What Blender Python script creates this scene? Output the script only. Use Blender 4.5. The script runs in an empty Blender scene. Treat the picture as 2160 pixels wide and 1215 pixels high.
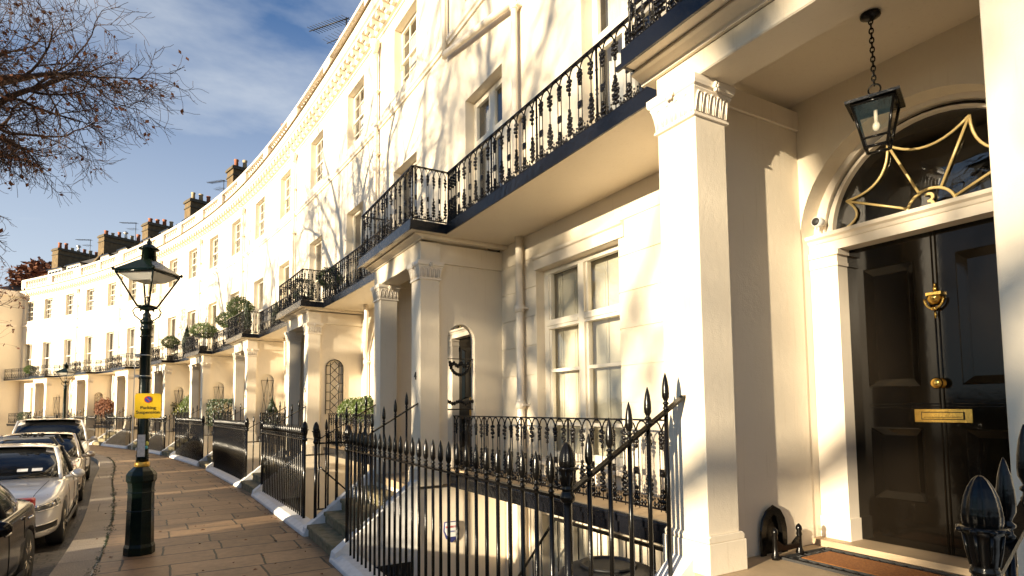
import bpy, bmesh, math, random
from mathutils import Vector, Matrix, noise
random.seed(11)
R = math.radians
S = bpy.context.scene
COL = S.collection

# ---------------------------------------------------------------- camera, sky, sun, exposure
CZ = 1.88
cam_d = bpy.data.cameras.new('camera'); cam = bpy.data.objects.new('camera', cam_d); COL.objects.link(cam)
cam_d.sensor_width = 36; cam_d.lens = 1235 / 2160 * 36; cam_d.shift_y = .0766
cam_d.clip_start = .05; cam_d.clip_end = 3000
P_, RO = R(3.93), R(.58)
Fv = Vector((0, math.cos(P_), math.sin(P_))); R0 = Vector((1, 0, 0)); U0 = R0.cross(Fv)
Rv = R0 * math.cos(RO) - U0 * math.sin(RO); Uv = U0 * math.cos(RO) + R0 * math.sin(RO)
m = Matrix((Rv, Uv, -Fv)).transposed().to_4x4(); m.translation = (0, 0, CZ)
cam.matrix_world = m
S.camera = cam

SUN_AZ, SUN_EL = R(226), R(9.5)
W = bpy.data.worlds.new('World'); S.world = W; W.use_nodes = True
nt = W.node_tree; N = nt.nodes; L = nt.links; N.clear()
wo = N.new('ShaderNodeOutputWorld'); bg = N.new('ShaderNodeBackground'); sky = N.new('ShaderNodeTexSky')
sky.sky_type = 'NISHITA'; sky.sun_disc = False; sky.sun_elevation = SUN_EL; sky.sun_rotation = SUN_AZ
sky.air_density = 1.0; sky.dust_density = .6; sky.ozone_density = 3.5
bg.inputs[1].default_value = .043
tc = N.new('ShaderNodeTexCoord'); mp = N.new('ShaderNodeMapping'); mp.inputs[3].default_value = (1.1, 1.1, 3.4); mp.inputs[1].default_value = (.3, .1, .45)
nz = N.new('ShaderNodeTexNoise'); nz.inputs['Scale'].default_value = 1.5; nz.inputs['Detail'].default_value = 7; nz.inputs['Roughness'].default_value = .55
cr = N.new('ShaderNodeValToRGB'); cr.color_ramp.elements[0].position = .45; cr.color_ramp.elements[1].position = .72
cr.color_ramp.elements[0].color = (0, 0, 0, 1); cr.color_ramp.elements[1].color = (.75, .75, .75, 1)
sat = N.new('ShaderNodeMixRGB'); sat.blend_type = 'MULTIPLY'; sat.inputs[0].default_value = 1; sat.inputs[2].default_value = (.26, .92, 1.34, 1); mx = N.new('ShaderNodeMixRGB'); mx.inputs[2].default_value = (5.9, 6.2, 6.4, 1)
sxyz = N.new('ShaderNodeSeparateXYZ'); low = N.new('ShaderNodeMapRange'); low.inputs[1].default_value = .60; low.inputs[2].default_value = .06
low.inputs[3].default_value = 0.0; low.inputs[4].default_value = .86
addn = N.new('ShaderNodeMath'); addn.operation = 'MAXIMUM'; addn.use_clamp = True
L.new(tc.outputs['Generated'], mp.inputs[0]); L.new(mp.outputs[0], nz.inputs[0]); L.new(nz.outputs[0], cr.inputs[0])
L.new(tc.outputs['Generated'], sxyz.inputs[0]); L.new(sxyz.outputs[2], low.inputs[0])
L.new(cr.outputs[0], addn.inputs[0]); L.new(low.outputs[0], addn.inputs[1])
L.new(addn.outputs[0], mx.inputs[0]); L.new(sky.outputs[0], sat.inputs[1]); L.new(sat.outputs[0], mx.inputs[1]); L.new(mx.outputs[0], bg.inputs[0]); L.new(bg.outputs[0], wo.inputs[0])

sd = bpy.data.lights.new('sun', 'SUN'); sd.energy = 5; sd.angle = R(.5); sd.color = (1, .84, .60)
so = bpy.data.objects.new('sun', sd); COL.objects.link(so)
sv = Vector((math.sin(SUN_AZ) * math.cos(SUN_EL), math.cos(SUN_AZ) * math.cos(SUN_EL), math.sin(SUN_EL)))
so.rotation_euler = sv.to_track_quat('Z', 'Y').to_euler()
S.view_settings.view_transform = 'Standard'; S.view_settings.look = 'None'; S.view_settings.gamma = 1
S.view_settings.exposure = 1.75
S.render.engine = 'CYCLES'
S.cycles.max_bounces = 6; S.cycles.diffuse_bounces = 4; S.cycles.transparent_max_bounces = 12

# ---------------------------------------------------------------- crescent coordinates: s along the facade, o out towards the street, z up
A0, S1, RR, D = R(30.19), 9.0, 90.6, 4.12
Nv = Vector((math.cos(A0), math.sin(A0), 0)); Tv = Vector((-math.sin(A0), math.cos(A0), 0))
KN = [(8.99, 0), (9, .0167026), (16, .00475), (26, .0140887), (38, .0120389), (62, .0117407), (70, .0117)]   # curvature of the crescent along its length
def kap(s):
    if s <= 9: return 0.
    for (a, p), (b, q) in zip(KN, KN[1:]):
        if s <= b: return p + (q - p) * (s - a) / (b - a)
    return KN[-1][1]
TAB = []; _th = A0; _P = Nv * D; _ds = .05
for _i in range(1401):
    TAB.append((_P.copy(), _th)); _s = _i * _ds; _k0, _k1 = kap(_s), kap(_s + _ds); _tn = _th + (_k0 + _k1) / 2 * _ds; _tm = (_th + _tn) / 2
    _P = _P + Vector((-math.sin(_tm), math.cos(_tm), 0)) * _ds; _th = _tn
def ang(s):
    if s <= 0: return A0
    x = min(s / _ds, 1399.999); i = int(x); return TAB[i][1] + (TAB[i + 1][1] - TAB[i][1]) * (x - i)
def M(s, o, z=0.):
    if s <= 0: P = Nv * D + Tv * s; a = A0
    else:
        x = min(s / _ds, 1399.999); i = int(x); f = x - i; P = TAB[i][0].lerp(TAB[i + 1][0], f); a = TAB[i][1] + (TAB[i + 1][1] - TAB[i][1]) * f
        if s / _ds > 1400: P = P + Vector((-math.sin(a), math.cos(a), 0)) * (s - 70)
    return P - Vector((math.cos(a), math.sin(a), 0)) * o + Vector((0, 0, z))
def rz(s): return ang(s) + math.pi / 2      # local x = +s, local y = +o

# ---------------------------------------------------------------- materials
def new_mat(name):
    m = bpy.data.materials.new(name); m.use_nodes = True
    return m, m.node_tree.nodes, m.node_tree.links, m.node_tree.nodes['Principled BSDF']
def mat(name, col, rough=.5, metal=0., var=.0, vs=3., bump=0., bs=40., spec=.5, coat=0., col2=None, stretch=None, bd=.01):
    m, n, l, b = new_mat(name)
    b.inputs['Base Color'].default_value = (*col, 1); b.inputs['Roughness'].default_value = rough
    b.inputs['Metallic'].default_value = metal; b.inputs['Specular IOR Level'].default_value = spec
    b.inputs['Coat Weight'].default_value = coat; b.inputs['Coat Roughness'].default_value = .05
    tcn = n.new('ShaderNodeTexCoord')
    src = tcn.outputs['Object']
    if stretch:
        mpn = n.new('ShaderNodeMapping'); mpn.inputs[3].default_value = stretch; l.new(src, mpn.inputs[0]); src = mpn.outputs[0]
    if var or col2:
        t = n.new('ShaderNodeTexNoise'); t.inputs['Scale'].default_value = vs; t.inputs['Detail'].default_value = 6; t.inputs['Roughness'].default_value = .6
        l.new(src, t.inputs[0])
        r = n.new('ShaderNodeValToRGB'); r.color_ramp.elements[0].position = .35; r.color_ramp.elements[1].position = .68
        c2 = col2 if col2 else tuple(c * (1 - var) for c in col)
        r.color_ramp.elements[0].color = (*c2, 1); r.color_ramp.elements[1].color = (*col, 1)
        l.new(t.outputs[0], r.inputs[0]); l.new(r.outputs[0], b.inputs['Base Color'])
    if bump:
        t2 = n.new('ShaderNodeTexNoise'); t2.inputs['Scale'].default_value = bs; t2.inputs['Detail'].default_value = 5
        l.new(tcn.outputs['Object'], t2.inputs[0])
        bn = n.new('ShaderNodeBump'); bn.inputs['Strength'].default_value = bump; bn.inputs['Distance'].default_value = bd
        l.new(t2.outputs[0], bn.inputs['Height']); l.new(bn.outputs[0], b.inputs['Normal'])
    return m
def stucco_mat():
    m = mat('white_stucco', (.765, .67, .52), .48, var=.05, vs=1.2, bump=.16, bs=22, bd=.010)
    n, l = m.node_tree.nodes, m.node_tree.links; b = n['Principled BSDF']
    # rain streaks and grime with shapes of their own
    t = n.new('ShaderNodeTexNoise'); mp = n.new('ShaderNodeMapping'); mp.inputs[3].default_value = (9, 9, .5)
    tcn = [x for x in n if x.type == 'TEX_COORD'][0]; l.new(tcn.outputs['Object'], mp.inputs[0]); l.new(mp.outputs[0], t.inputs[0])
    t.inputs['Detail'].default_value = 5
    r = n.new('ShaderNodeValToRGB'); r.color_ramp.elements[0].position = .60; r.color_ramp.elements[1].position = .82
    r.color_ramp.elements[0].color = (1, 1, 1, 1); r.color_ramp.elements[1].color = (.80, .76, .70, 1)
    l.new(t.outputs[0], r.inputs[0])
    mxn = n.new('ShaderNodeMixRGB'); mxn.blend_type = 'MULTIPLY'; mxn.inputs[0].default_value = .6
    src = b.inputs['Base Color'].links[0].from_socket; l.new(src, mxn.inputs[1]); l.new(r.outputs[0], mxn.inputs[2]); l.new(mxn.outputs[0], b.inputs['Base Color'])
    # fine trowel grain over the slow undulation
    b1 = b.inputs['Normal'].links[0].from_node
    t3 = n.new('ShaderNodeTexNoise'); t3.inputs['Scale'].default_value = 130; t3.inputs['Detail'].default_value = 3; l.new(tcn.outputs['Object'], t3.inputs[0])
    b2 = n.new('ShaderNodeBump'); b2.inputs['Strength'].default_value = .35; b2.inputs['Distance'].default_value = .004
    l.new(t3.outputs[0], b2.inputs['Height']); l.new(b1.outputs[0], b2.inputs['Normal']); l.new(b2.outputs[0], b.inputs['Normal'])
    return m
def glass_mat(name, tint=(.93, .94, .93), base=.06, rough=.01, wav=.0):
    m, n, l, b = new_mat(name); n.remove(b)
    o = [x for x in n if x.type == 'OUTPUT_MATERIAL'][0]
    t = n.new('ShaderNodeBsdfTransparent'); t.inputs[0].default_value = (*tint, 1)
    g = n.new('ShaderNodeBsdfGlossy'); g.inputs['Roughness'].default_value = rough; g.inputs[0].default_value = (1, 1, 1, 1)
    lw = n.new('ShaderNodeLayerWeight'); lw.inputs[0].default_value = .5
    pw = n.new('ShaderNodeMath'); pw.operation = 'POWER'; pw.inputs[1].default_value = 3.6; l.new(lw.outputs['Facing'], pw.inputs[0])
    f = n.new('ShaderNodeMath'); f.operation = 'MULTIPLY'; f.inputs[1].default_value = .9; l.new(pw.outputs[0], f.inputs[0])
    a = n.new('ShaderNodeMath'); a.operation = 'ADD'; a.inputs[1].default_value = base; a.use_clamp = True
    x = n.new('ShaderNodeMixShader'); l.new(f.outputs[0], a.inputs[0]); l.new(a.outputs[0], x.inputs[0]); l.new(t.outputs[0], x.inputs[1]); l.new(g.outputs[0], x.inputs[2])
    l.new(x.outputs[0], o.inputs[0])
    if wav:
        tcn = n.new('ShaderNodeTexCoord'); tn = n.new('ShaderNodeTexNoise'); tn.inputs['Scale'].default_value = 3; l.new(tcn.outputs['Object'], tn.inputs[0])
        bn = n.new('ShaderNodeBump'); bn.inputs['Strength'].default_value = wav; bn.inputs['Distance'].default_value = .02
        l.new(tn.outputs[0], bn.inputs['Height']); l.new(bn.outputs[0], g.inputs['Normal'])
    return m
def brick_uv(name, c1, c2, mortar, w, h, ms, rough, bump, var, nsc=8., bias=0., off=.5, moss=None):
    m, n, l, b = new_mat(name)
    uv = n.new('ShaderNodeUVMap'); uv.uv_map = 'plan'
    br = n.new('ShaderNodeTexBrick'); br.inputs['Scale'].default_value = 1; br.inputs['Brick Width'].default_value = w; br.inputs['Row Height'].default_value = h
    br.inputs['Mortar Size'].default_value = ms; br.inputs['Mortar Smooth'].default_value = .3; br.inputs['Bias'].default_value = bias; br.offset = off
    br.offset_frequency = 2; br.squash = .68; br.squash_frequency = 3
    br.inputs['Color1'].default_value = (*c1, 1); br.inputs['Color2'].default_value = (*c2, 1); br.inputs['Mortar'].default_value = (*mortar, 1)
    # wobble the joints a little
    t0 = n.new('ShaderNodeTexNoise'); t0.inputs['Scale'].default_value = 1.7; t0.inputs['Detail'].default_value = 3; l.new(uv.outputs[0], t0.inputs[0])
    mm = n.new('ShaderNodeMixRGB'); mm.blend_type = 'LINEAR_LIGHT'; mm.inputs[0].default_value = .035; l.new(uv.outputs[0], mm.inputs[1]); l.new(t0.outputs[1], mm.inputs[2])
    l.new(mm.outputs[0], br.inputs[0])
    t = n.new('ShaderNodeTexNoise'); t.inputs['Scale'].default_value = nsc; t.inputs['Detail'].default_value = 8; t.inputs['Roughness'].default_value = .65; l.new(uv.outputs[0], t.inputs[0])
    r = n.new('ShaderNodeValToRGB'); r.color_ramp.elements[0].position = .3; r.color_ramp.elements[1].position = .7
    r.color_ramp.elements[0].color = (1 - var, 1 - var, 1 - var, 1); r.color_ramp.elements[1].color = (1 + var * .3,) * 3 + (1,)
    l.new(t.outputs[0], r.inputs[0])
    x = n.new('ShaderNodeMixRGB'); x.blend_type = 'MULTIPLY'; x.inputs[0].default_value = 1; l.new(br.outputs[0], x.inputs[1]); l.new(r.outputs[0], x.inputs[2])
    out = x.outputs[0]
    t5 = n.new('ShaderNodeTexNoise'); t5.inputs['Scale'].default_value = .9; t5.inputs['Detail'].default_value = 5; l.new(uv.outputs[0], t5.inputs[0])
    r5 = n.new('ShaderNodeValToRGB'); r5.color_ramp.elements[0].position = .42; r5.color_ramp.elements[1].position = .62
    r5.color_ramp.elements[0].color = (.62, .62, .62, 1); r5.color_ramp.elements[1].color = (1, 1, 1, 1); l.new(t5.outputs[0], r5.inputs[0])
    x5 = n.new('ShaderNodeMixRGB'); x5.blend_type = 'MULTIPLY'; x5.inputs[0].default_value = .55; l.new(out, x5.inputs[1]); l.new(r5.outputs[0], x5.inputs[2]); out = x5.outputs[0]
    if moss:
        sx = n.new('ShaderNodeSeparateXYZ'); l.new(uv.outputs[0], sx.inputs[0])
    l.new(out, b.inputs['Base Color']); b.inputs['Roughness'].default_value = rough
    hm = n.new('ShaderNodeMath'); hm.operation = 'MULTIPLY_ADD'; hm.inputs[1].default_value = -1.; hm.inputs[2].default_value = 1; l.new(br.outputs['Fac'], hm.inputs[0])
    h2 = n.new('ShaderNodeMath'); h2.operation = 'MULTIPLY_ADD'; h2.inputs[1].default_value = .35; l.new(t.outputs[0], h2.inputs[0]); l.new(hm.outputs[0], h2.inputs[2])
    bn = n.new('ShaderNodeBump'); bn.inputs['Strength'].default_value = bump; bn.inputs['Distance'].default_value = .015
    l.new(h2.outputs[0], bn.inputs['Height']); l.new(bn.outputs[0], b.inputs['Normal'])
    return m
MT = {}
MT['stucco'] = stucco_mat()
MT['trim'] = mat('white_gloss_trim', (.79, .70, .57), .30, var=.04, vs=4, bump=.15, bs=60, bd=.004)
MT['frame'] = mat('window_frame_paint', (.77, .70, .57), .35, var=.04, vs=8)
MT['iron'] = mat('black_gloss_iron', (.004, .0035, .003), .20, bump=.35, bs=60, spec=.28, bd=.003)
MT['orn'] = mat('black_cast_iron', (.005, .004, .004), .26, bump=.5, bs=120, spec=.30, bd=.004)
MT['door'] = mat('black_gloss_door', (.006, .0045, .003), .07, bump=.08, bs=24, spec=.24, bd=.003)
MT['brass'] = mat('polished_brass', (.83, .53, .13), .22, 1., bump=.2, bs=60, bd=.003, var=.25, vs=25)
MT['gold'] = mat('gilded_bar', (.72, .55, .24), .4, .3)
MT['glass'] = glass_mat('window_glass', base=.08, wav=.12)
MT['clear'] = glass_mat('lantern_glass', tint=(.93, .92, .88), base=.03, wav=.05)
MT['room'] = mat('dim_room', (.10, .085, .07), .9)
MT['blind'] = mat('cream_blind', (.66, .60, .46), .7, var=.08, vs=4)
MT['curtain'] = mat('pale_curtain', (.60, .57, .52), .85, var=.15, vs=9, stretch=(6, 6, .3))
MT['slate'] = mat('dark_slate', (.045, .040, .035), .6, var=.4, vs=6, bump=.5, bs=12)
MT['brick'] = mat('sooty_stock_brick', (.15, .10, .042), .85, var=.5, vs=5, bump=.5, bs=30)
MT['cap'] = mat('chimney_cap_stone', (.10, .08, .05), .9, var=.4, vs=8)
MT['terra'] = mat('terracotta_pot', (.34, .12, .055), .8, var=.35, vs=9)
MT['buff'] = mat('buff_clay_pot', (.42, .33, .20), .8, var=.3, vs=9)
MT['lead'] = mat('black_painted_fascia', (.006, .0065, .009), .22, bump=.7, bs=14, bd=.01, spec=.4)
MT['step'] = mat('mossy_stone', (.27, .21, .13), .85, col2=(.115, .105, .045), vs=7, bump=.7, bs=25)
MT['tile'] = mat('buff_floor_stone', (.42, .31, .19), .6, var=.18, vs=5, bump=.15, bs=40)
MT['plinth'] = mat('white_painted_kerb', (.74, .73, .71), .55, var=.18, vs=9, bump=.35, bs=18)
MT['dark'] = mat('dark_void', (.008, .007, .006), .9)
MT['rubber'] = mat('black_rubber', (.018, .017, .016), .7, bump=.3, bs=80)
MT['coir'] = mat('brown_coir', (.42, .16, .03), .95, col2=(.20, .07, .014), vs=90, bump=1, bs=260)
MT['lampgreen'] = mat('dark_green_lamp_paint', (.004, .009, .006), .22, bump=.25, bs=30, spec=.30, bd=.005)
MT['goldband'] = mat('gold_paint', (.62, .36, .06), .35, .5)
MT['yellow'] = mat('yellow_sign_face', (.85, .55, .01), .45)
MT['signred'] = mat('sign_red', (.55, .03, .02), .45)
MT['signblue'] = mat('sign_blue', (.03, .07, .33), .45)
MT['signblack'] = mat('sign_lettering', (.03, .02, .01), .5)
MT['steel'] = mat('galvanised_strap', (.5, .47, .42), .35, .9)
MT['paper'] = mat('weathered_paper', (.62, .58, .55), .8, var=.3, vs=30)
MT['stick1'] = mat('sticker_teal', (.08, .35, .40), .5); MT['stick2'] = mat('sticker_yellow', (.6, .55, .08), .5)
MT['leaf'] = mat('box_leaf', (.085, .12, .018), .45, col2=(.035, .06, .010), vs=14, spec=.4)
MT['leaf2'] = mat('dark_conifer_leaf', (.028, .050, .014), .5, col2=(.014, .028, .008), vs=14)
MT['leaf3'] = mat('variegated_leaf', (.20, .16, .035), .5, col2=(.07, .09, .015), vs=10)
MT['rust'] = mat('withered_brown_leaf', (.20, .075, .030), .75, col2=(.085, .030, .014), vs=8)
MT['bark'] = mat('plane_bark', (.20, .125, .060), .85, col2=(.075, .045, .025), vs=10, bump=.6, bs=30)
MT['twig'] = mat('dark_twig', (.060, .030, .018), .8)
MT['setts'] = brick_uv('granite_setts', (.070, .055, .042), (.045, .036, .028), (.020, .016, .012), .24, .13, .018, .6, .9, .35, 14)
MT['flags'] = brick_uv('york_stone_flags', (.40, .245, .125), (.24, .145, .075), (.022, .017, .010), 1.02, .60, .014, .55, .7, .34, 9)
MT['granite'] = brick_uv('granite_kerb', (.46, .38, .29), (.38, .31, .23), (.20, .16, .12), 3.0, 1.15, .008, .7, .9, .62, 60)
MT['soil'] = mat('garden_soil', (.05, .035, .02), .95, var=.3, vs=3)
MT['white_panel'] = mat('white_enamel', (.75, .74, .72), .3)
MT['silver'] = mat('silver_car_paint', (.74, .71, .67), .28, .15, spec=.5, coat=1.)
MT['blackcar'] = mat('black_car_paint', (.002, .002, .003), .12, spec=.15, coat=.05)
MT['beige'] = mat('champagne_car_paint', (.36, .30, .24), .3, .4, coat=1.)
MT['greycar'] = mat('white_car_paint', (.60, .57, .54), .3, .1, coat=1.)
MT['autoglass'] = mat('tinted_car_glass', (.010, .011, .012), .04, spec=.7)
MT['tyre'] = mat('tyre_rubber', (.020, .019, .018), .75)
MT['alloy'] = mat('alloy_rim', (.62, .58, .52), .25, .9)
MT['chrome'] = mat('chrome', (.80, .78, .75), .08, 1.)
MT['plastic'] = mat('black_plastic', (.015, .015, .015), .5)
MT['lamp_lens'] = mat('headlight_lens', (.10, .095, .09), .06, .2, spec=.8, coat=1.)
MT['planter'] = mat('dark_planter', (.03, .027, .024), .5)
MT['bulb'] = mat('clear_bulb', (.75, .70, .60), .05, .0, spec=.9, coat=1.)
MT['shieldblue'] = mat('shield_navy', (.03, .035, .14), .4)

# ---------------------------------------------------------------- mesh builder
class MB:
    def __init__(s): s.v = []; s.f = []; s.sm = []; s.mi = []; s.cur = 0
    def add(s, vs, fs, smooth=False):
        b = len(s.v); s.v += [tuple(p) for p in vs]
        for f in fs: s.f.append([b + i for i in f]); s.sm.append(smooth); s.mi.append(s.cur)
    def prism(s, poly, x0, x1, seg=1):           # poly of (y,z), swept along x
        n = len(poly); vs = []; fs = []
        for k in range(seg + 1):
            x = x0 + (x1 - x0) * k / seg; vs += [(x, p[0], p[1]) for p in poly]
        for k in range(seg):
            for i in range(n): j = (i + 1) % n; fs.append([k * n + i, k * n + j, (k + 1) * n + j, (k + 1) * n + i])
        fs.append(list(range(n))[::-1]); fs.append([seg * n + i for i in range(n)])
        s.add(vs, fs)
    def box(s, x0, x1, y0, y1, z0, z1, seg=None):
        if seg is None: seg = max(1, int(abs(x1 - x0) / .8))
        s.prism([(y0, z0), (y1, z0), (y1, z1), (y0, z1)], x0, x1, seg)
    def cbox(s, c, d):
        s.box(c[0] - d[0] / 2, c[0] + d[0] / 2, c[1] - d[1] / 2, c[1] + d[1] / 2, c[2] - d[2] / 2, c[2] + d[2] / 2, 1)
    def extrude(s, poly, y0, y1):                # poly of (x,z), swept along y
        n = len(poly); vs = [(p[0], y0, p[1]) for p in poly] + [(p[0], y1, p[1]) for p in poly]
        fs = [[i, (i + 1) % n, n + (i + 1) % n, n + i] for i in range(n)] + [list(range(n))[::-1], [n + i for i in range(n)]]
        s.add(vs, fs)
    def quad(s, a, b, c, d): s.add([a, b, c, d], [[0, 1, 2, 3]])
    def tube(s, pts, r, n=6, smooth=True, cap=True):
        pts = [Vector(p) for p in pts]; K = len(pts); rs = r if isinstance(r, (list, tuple)) else [r] * K
        vs = []; up = Vector((.13, .21, .97)); prev = None
        for i, p in enumerate(pts):
            d = (pts[min(i + 1, K - 1)] - pts[max(i - 1, 0)])
            if d.length < 1e-9: d = Vector((0, 0, 1))
            d.normalize()
            if prev is None: a = d.cross(up if abs(d.dot(up)) < .95 else Vector((1, 0, 0))).normalized()
            else: a = (prev - d * prev.dot(d)).normalized()
            prev = a; b = d.cross(a)
            for k in range(n): t = 2 * math.pi * k / n; vs.append(p + (a * math.cos(t) + b * math.sin(t)) * rs[i])
        fs = [[i * n + k, i * n + (k + 1) % n, (i + 1) * n + (k + 1) % n, (i + 1) * n + k] for i in range(K - 1) for k in range(n)]
        if cap: fs += [list(range(n))[::-1], [(K - 1) * n + k for k in range(n)]]
        s.add(vs, fs, smooth)
    def lathe(s, prof, c=(0, 0, 0), n=8, smooth=True, axis='z', flute=0., lobes=0):
        vs = []
        for r, z in prof:
            for k in range(n):
                t = 2 * math.pi * (k + .5) / n; rr = r * (1 - flute * (.5 - .5 * math.cos(lobes * t)))
                p = (rr * math.cos(t), rr * math.sin(t), z)
                if axis == 'y': p = (p[0], p[2], p[1])
                if axis == 'x': p = (p[2], p[0], p[1])
                vs.append((c[0] + p[0], c[1] + p[1], c[2] + p[2]))
        K = len(prof)
        fs = [[i * n + k, i * n + (k + 1) % n, (i + 1) * n + (k + 1) % n, (i + 1) * n + k] for i in range(K - 1) for k in range(n)]
        fs += [list(range(n))[::-1], [(K - 1) * n + k for k in range(n)]]
        s.add(vs, fs, smooth)
    def blob(s, c, r, n=6, rot=0.):
        if not isinstance(r, (tuple, list)): r = (r, r, r)
        prof = []; vs = [(c[0], c[1], c[2] - r[2])]; K = max(2, n // 2)
        for i in range(1, K):
            ph = -math.pi / 2 + math.pi * i / K
            for k in range(n):
                t = 2 * math.pi * k / n + rot; vs.append((c[0] + r[0] * math.cos(ph) * math.cos(t), c[1] + r[1] * math.cos(ph) * math.sin(t), c[2] + r[2] * math.sin(ph)))
        vs.append((c[0], c[1], c[2] + r[2])); fs = []
        for k in range(n): fs.append([0, 1 + (k + 1) % n, 1 + k]); fs.append([len(vs) - 1, len(vs) - 1 - n + k, len(vs) - 1 - n + (k + 1) % n])
        for i in range(K - 2):
            for k in range(n): a = 1 + i * n; fs.append([a + k, a + (k + 1) % n, a + n + (k + 1) % n, a + n + k])
        s.add(vs, fs, True)
    def mesh(s, name, mats, xf=None, uv=None, recalc=True):
        me = bpy.data.meshes.new(name)
        vs = [xf(p) for p in s.v] if xf else s.v
        me.from_pydata([tuple(v) for v in vs], [], s.f)
        for mm in (mats if isinstance(mats, (list, tuple)) else [mats]): me.materials.append(MT[mm] if isinstance(mm, str) else mm)
        me.polygons.foreach_set('use_smooth', s.sm); me.polygons.foreach_set('material_index', s.mi)
        if uv:
            ul = me.uv_layers.new(name='plan')
            for li, lp in enumerate(me.loops): ul.data[li].uv = uv(s.v[lp.vertex_index])
        if recalc:
            bm = bmesh.new(); bm.from_mesh(me); bmesh.ops.recalc_face_normals(bm, faces=bm.faces); bm.to_mesh(me); bm.free()
        me.update(); return me
def link(name, me, parent=None, loc=(0, 0, 0), rot=0., kind=None):
    o = bpy.data.objects.new(name, me); COL.objects.link(o); o.location = loc; o.rotation_euler = (0, 0, rot)
    if parent: o.parent = parent
    if kind: o['kind'] = kind
    return o
def thing(name, label, cat, loc=(0, 0, 0), rot=0., group=None, me=None):
    o = bpy.data.objects.new(name, me); COL.objects.link(o); o.location = loc; o.rotation_euler = (0, 0, rot)
    o['label'] = label; o['category'] = cat
    if group: o['group'] = group
    return o
def bevel(o, w=.006, seg=2):
    b = o.modifiers.new('bevel', 'BEVEL'); b.width = w; b.segments = seg; b.limit_method = 'ANGLE'; b.angle_limit = R(40); b.harden_normals = False
    return o
class House:                                   # bends geometry onto the crescent, relative to the thing's base
    def __init__(s, root, base): s.root = root; s.base = base
    def part(s, mb, name, mats, parent=None, uv=None):
        me = mb.mesh(name, mats, lambda p: M(*p) - s.base, uv)
        o = link(name, me, parent or s.root)
        return o
    def rigid(s, me, name, sc, o, z, parent=None, ploc=None, dr=0., scale=None):
        ob = link(name, me, parent or s.root)
        if ploc is None: ob.location = M(sc, o, z) - s.base; ob.rotation_euler = (0, 0, rz(sc) + dr)
        else: ob.location = ploc
        if scale: ob.scale = scale
        return ob
def text_mesh(txt, size, depth, matname, spacing=1.):
    c = bpy.data.curves.new('lettering', 'FONT'); c.body = txt; c.size = size; c.extrude = depth; c.align_x = 'CENTER'; c.align_y = 'CENTER'; c.space_character = spacing
    o = bpy.data.objects.new('lettering', c); COL.objects.link(o)
    dg = bpy.context.evaluated_depsgraph_get(); me = bpy.data.meshes.new_from_object(o.evaluated_get(dg))
    bpy.data.objects.remove(o); me.materials.clear(); me.materials.append(MT[matname])
    me.transform(Matrix.Rotation(math.pi / 2, 4, 'X')); me.transform(Matrix.Rotation(math.pi, 4, 'Z'))     # stands in x-z facing +y
    return me

# ---------------------------------------------------------------- shared meshes
def window_meshes(w, h, cols, rows, kind='sash', yf=-.17):
    f = MB(); fw = .055; d = .05
    x0, x1 = -w / 2, w / 2
    f.box(x0, x0 + fw, yf - d, yf, 0, h, 1); f.box(x1 - fw, x1, yf - d, yf, 0, h, 1)
    f.box(x0 + fw, x1 - fw, yf - d, yf, 0, .07, 1); f.box(x0 + fw, x1 - fw, yf - d, yf, h - .06, h, 1)
    bars = .022
    if kind == 'sash':
        zm = h * .5; f.box(x0 + fw, x1 - fw, yf - d - .01, yf + .012, zm - .025, zm + .025, 1)
        halves = ((.07, zm - .025), (zm + .025, h - .06))
        for i in range(1, cols):
            x = x0 + fw + (w - 2 * fw) * i / cols
            for a, b in halves: f.box(x - bars / 2, x + bars / 2, yf - .035, yf - .008, a, b, 1)
        for a, b in halves:
            for j in range(1, rows): z = a + (b - a) * j / rows; f.box(x0 + fw, x1 - fw, yf - .033, yf - .010, z - bars / 2, z + bars / 2, 1)
        f.box(x0 + .03, x0 + .055, yf, yf + .05, zm - .14, zm - .02, 1); f.box(x1 - .055, x1 - .03, yf, yf + .05, zm - .14, zm - .02, 1)   # sash horns
    elif kind == 'french':
        f.box(-.045, .045, yf - d, yf + .01, .07, h - .06, 1)
        zt = h * .70; f.box(x0 + fw, -.045, yf - d, yf + .018, zt - .05, zt + .05, 1); f.box(.045, x1 - fw, yf - d, yf + .018, zt - .05, zt + .05, 1)
        for sg in (-1, 1):                         # casement stiles, and a low glazing bar
            xa, xb = (x0 + fw, -.045) if sg < 0 else (.045, x1 - fw)
            for a, b in ((.07, zt - .05), (zt + .05, h - .06)):
                f.box(xa, xa + .05, yf - .045, yf + .006, a, b, 1); f.box(xb - .05, xb, yf - .045, yf + .006, a, b, 1)
                f.box(xa + .05, xb - .05, yf - .045, yf + .006, a, a + .06, 1); f.box(xa + .05, xb - .05, yf - .045, yf + .006, b - .05, b, 1)
            f.box(xa + .05, xb - .05, yf - .04, yf + .002, h * .33, h * .33 + .035, 1)
    else:                                          # two tall plain sashes
        zm = h * .56; f.box(x0 + fw, x1 - fw, yf - d - .01, yf + .012, zm - .03, zm + .03, 1)
        for a, b in ((.07, zm - .03), (zm + .03, h - .06)): f.box(-.011, .011, yf - .035, yf - .008, a, b, 1)
        f.box(x0 + fw, x1 - fw, yf - .033, yf - .010, h * .26, h * .26 + .025, 1)
    p = MB(); y = yf - .026; p.quad((x0 + .03, y, .04), (x1 - .03, y, .04), (x1 - .03, y, h - .03), (x0 + .03, y, h - .03))
    return f.mesh('window', 'frame'), p.mesh('pane', 'glass')
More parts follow.
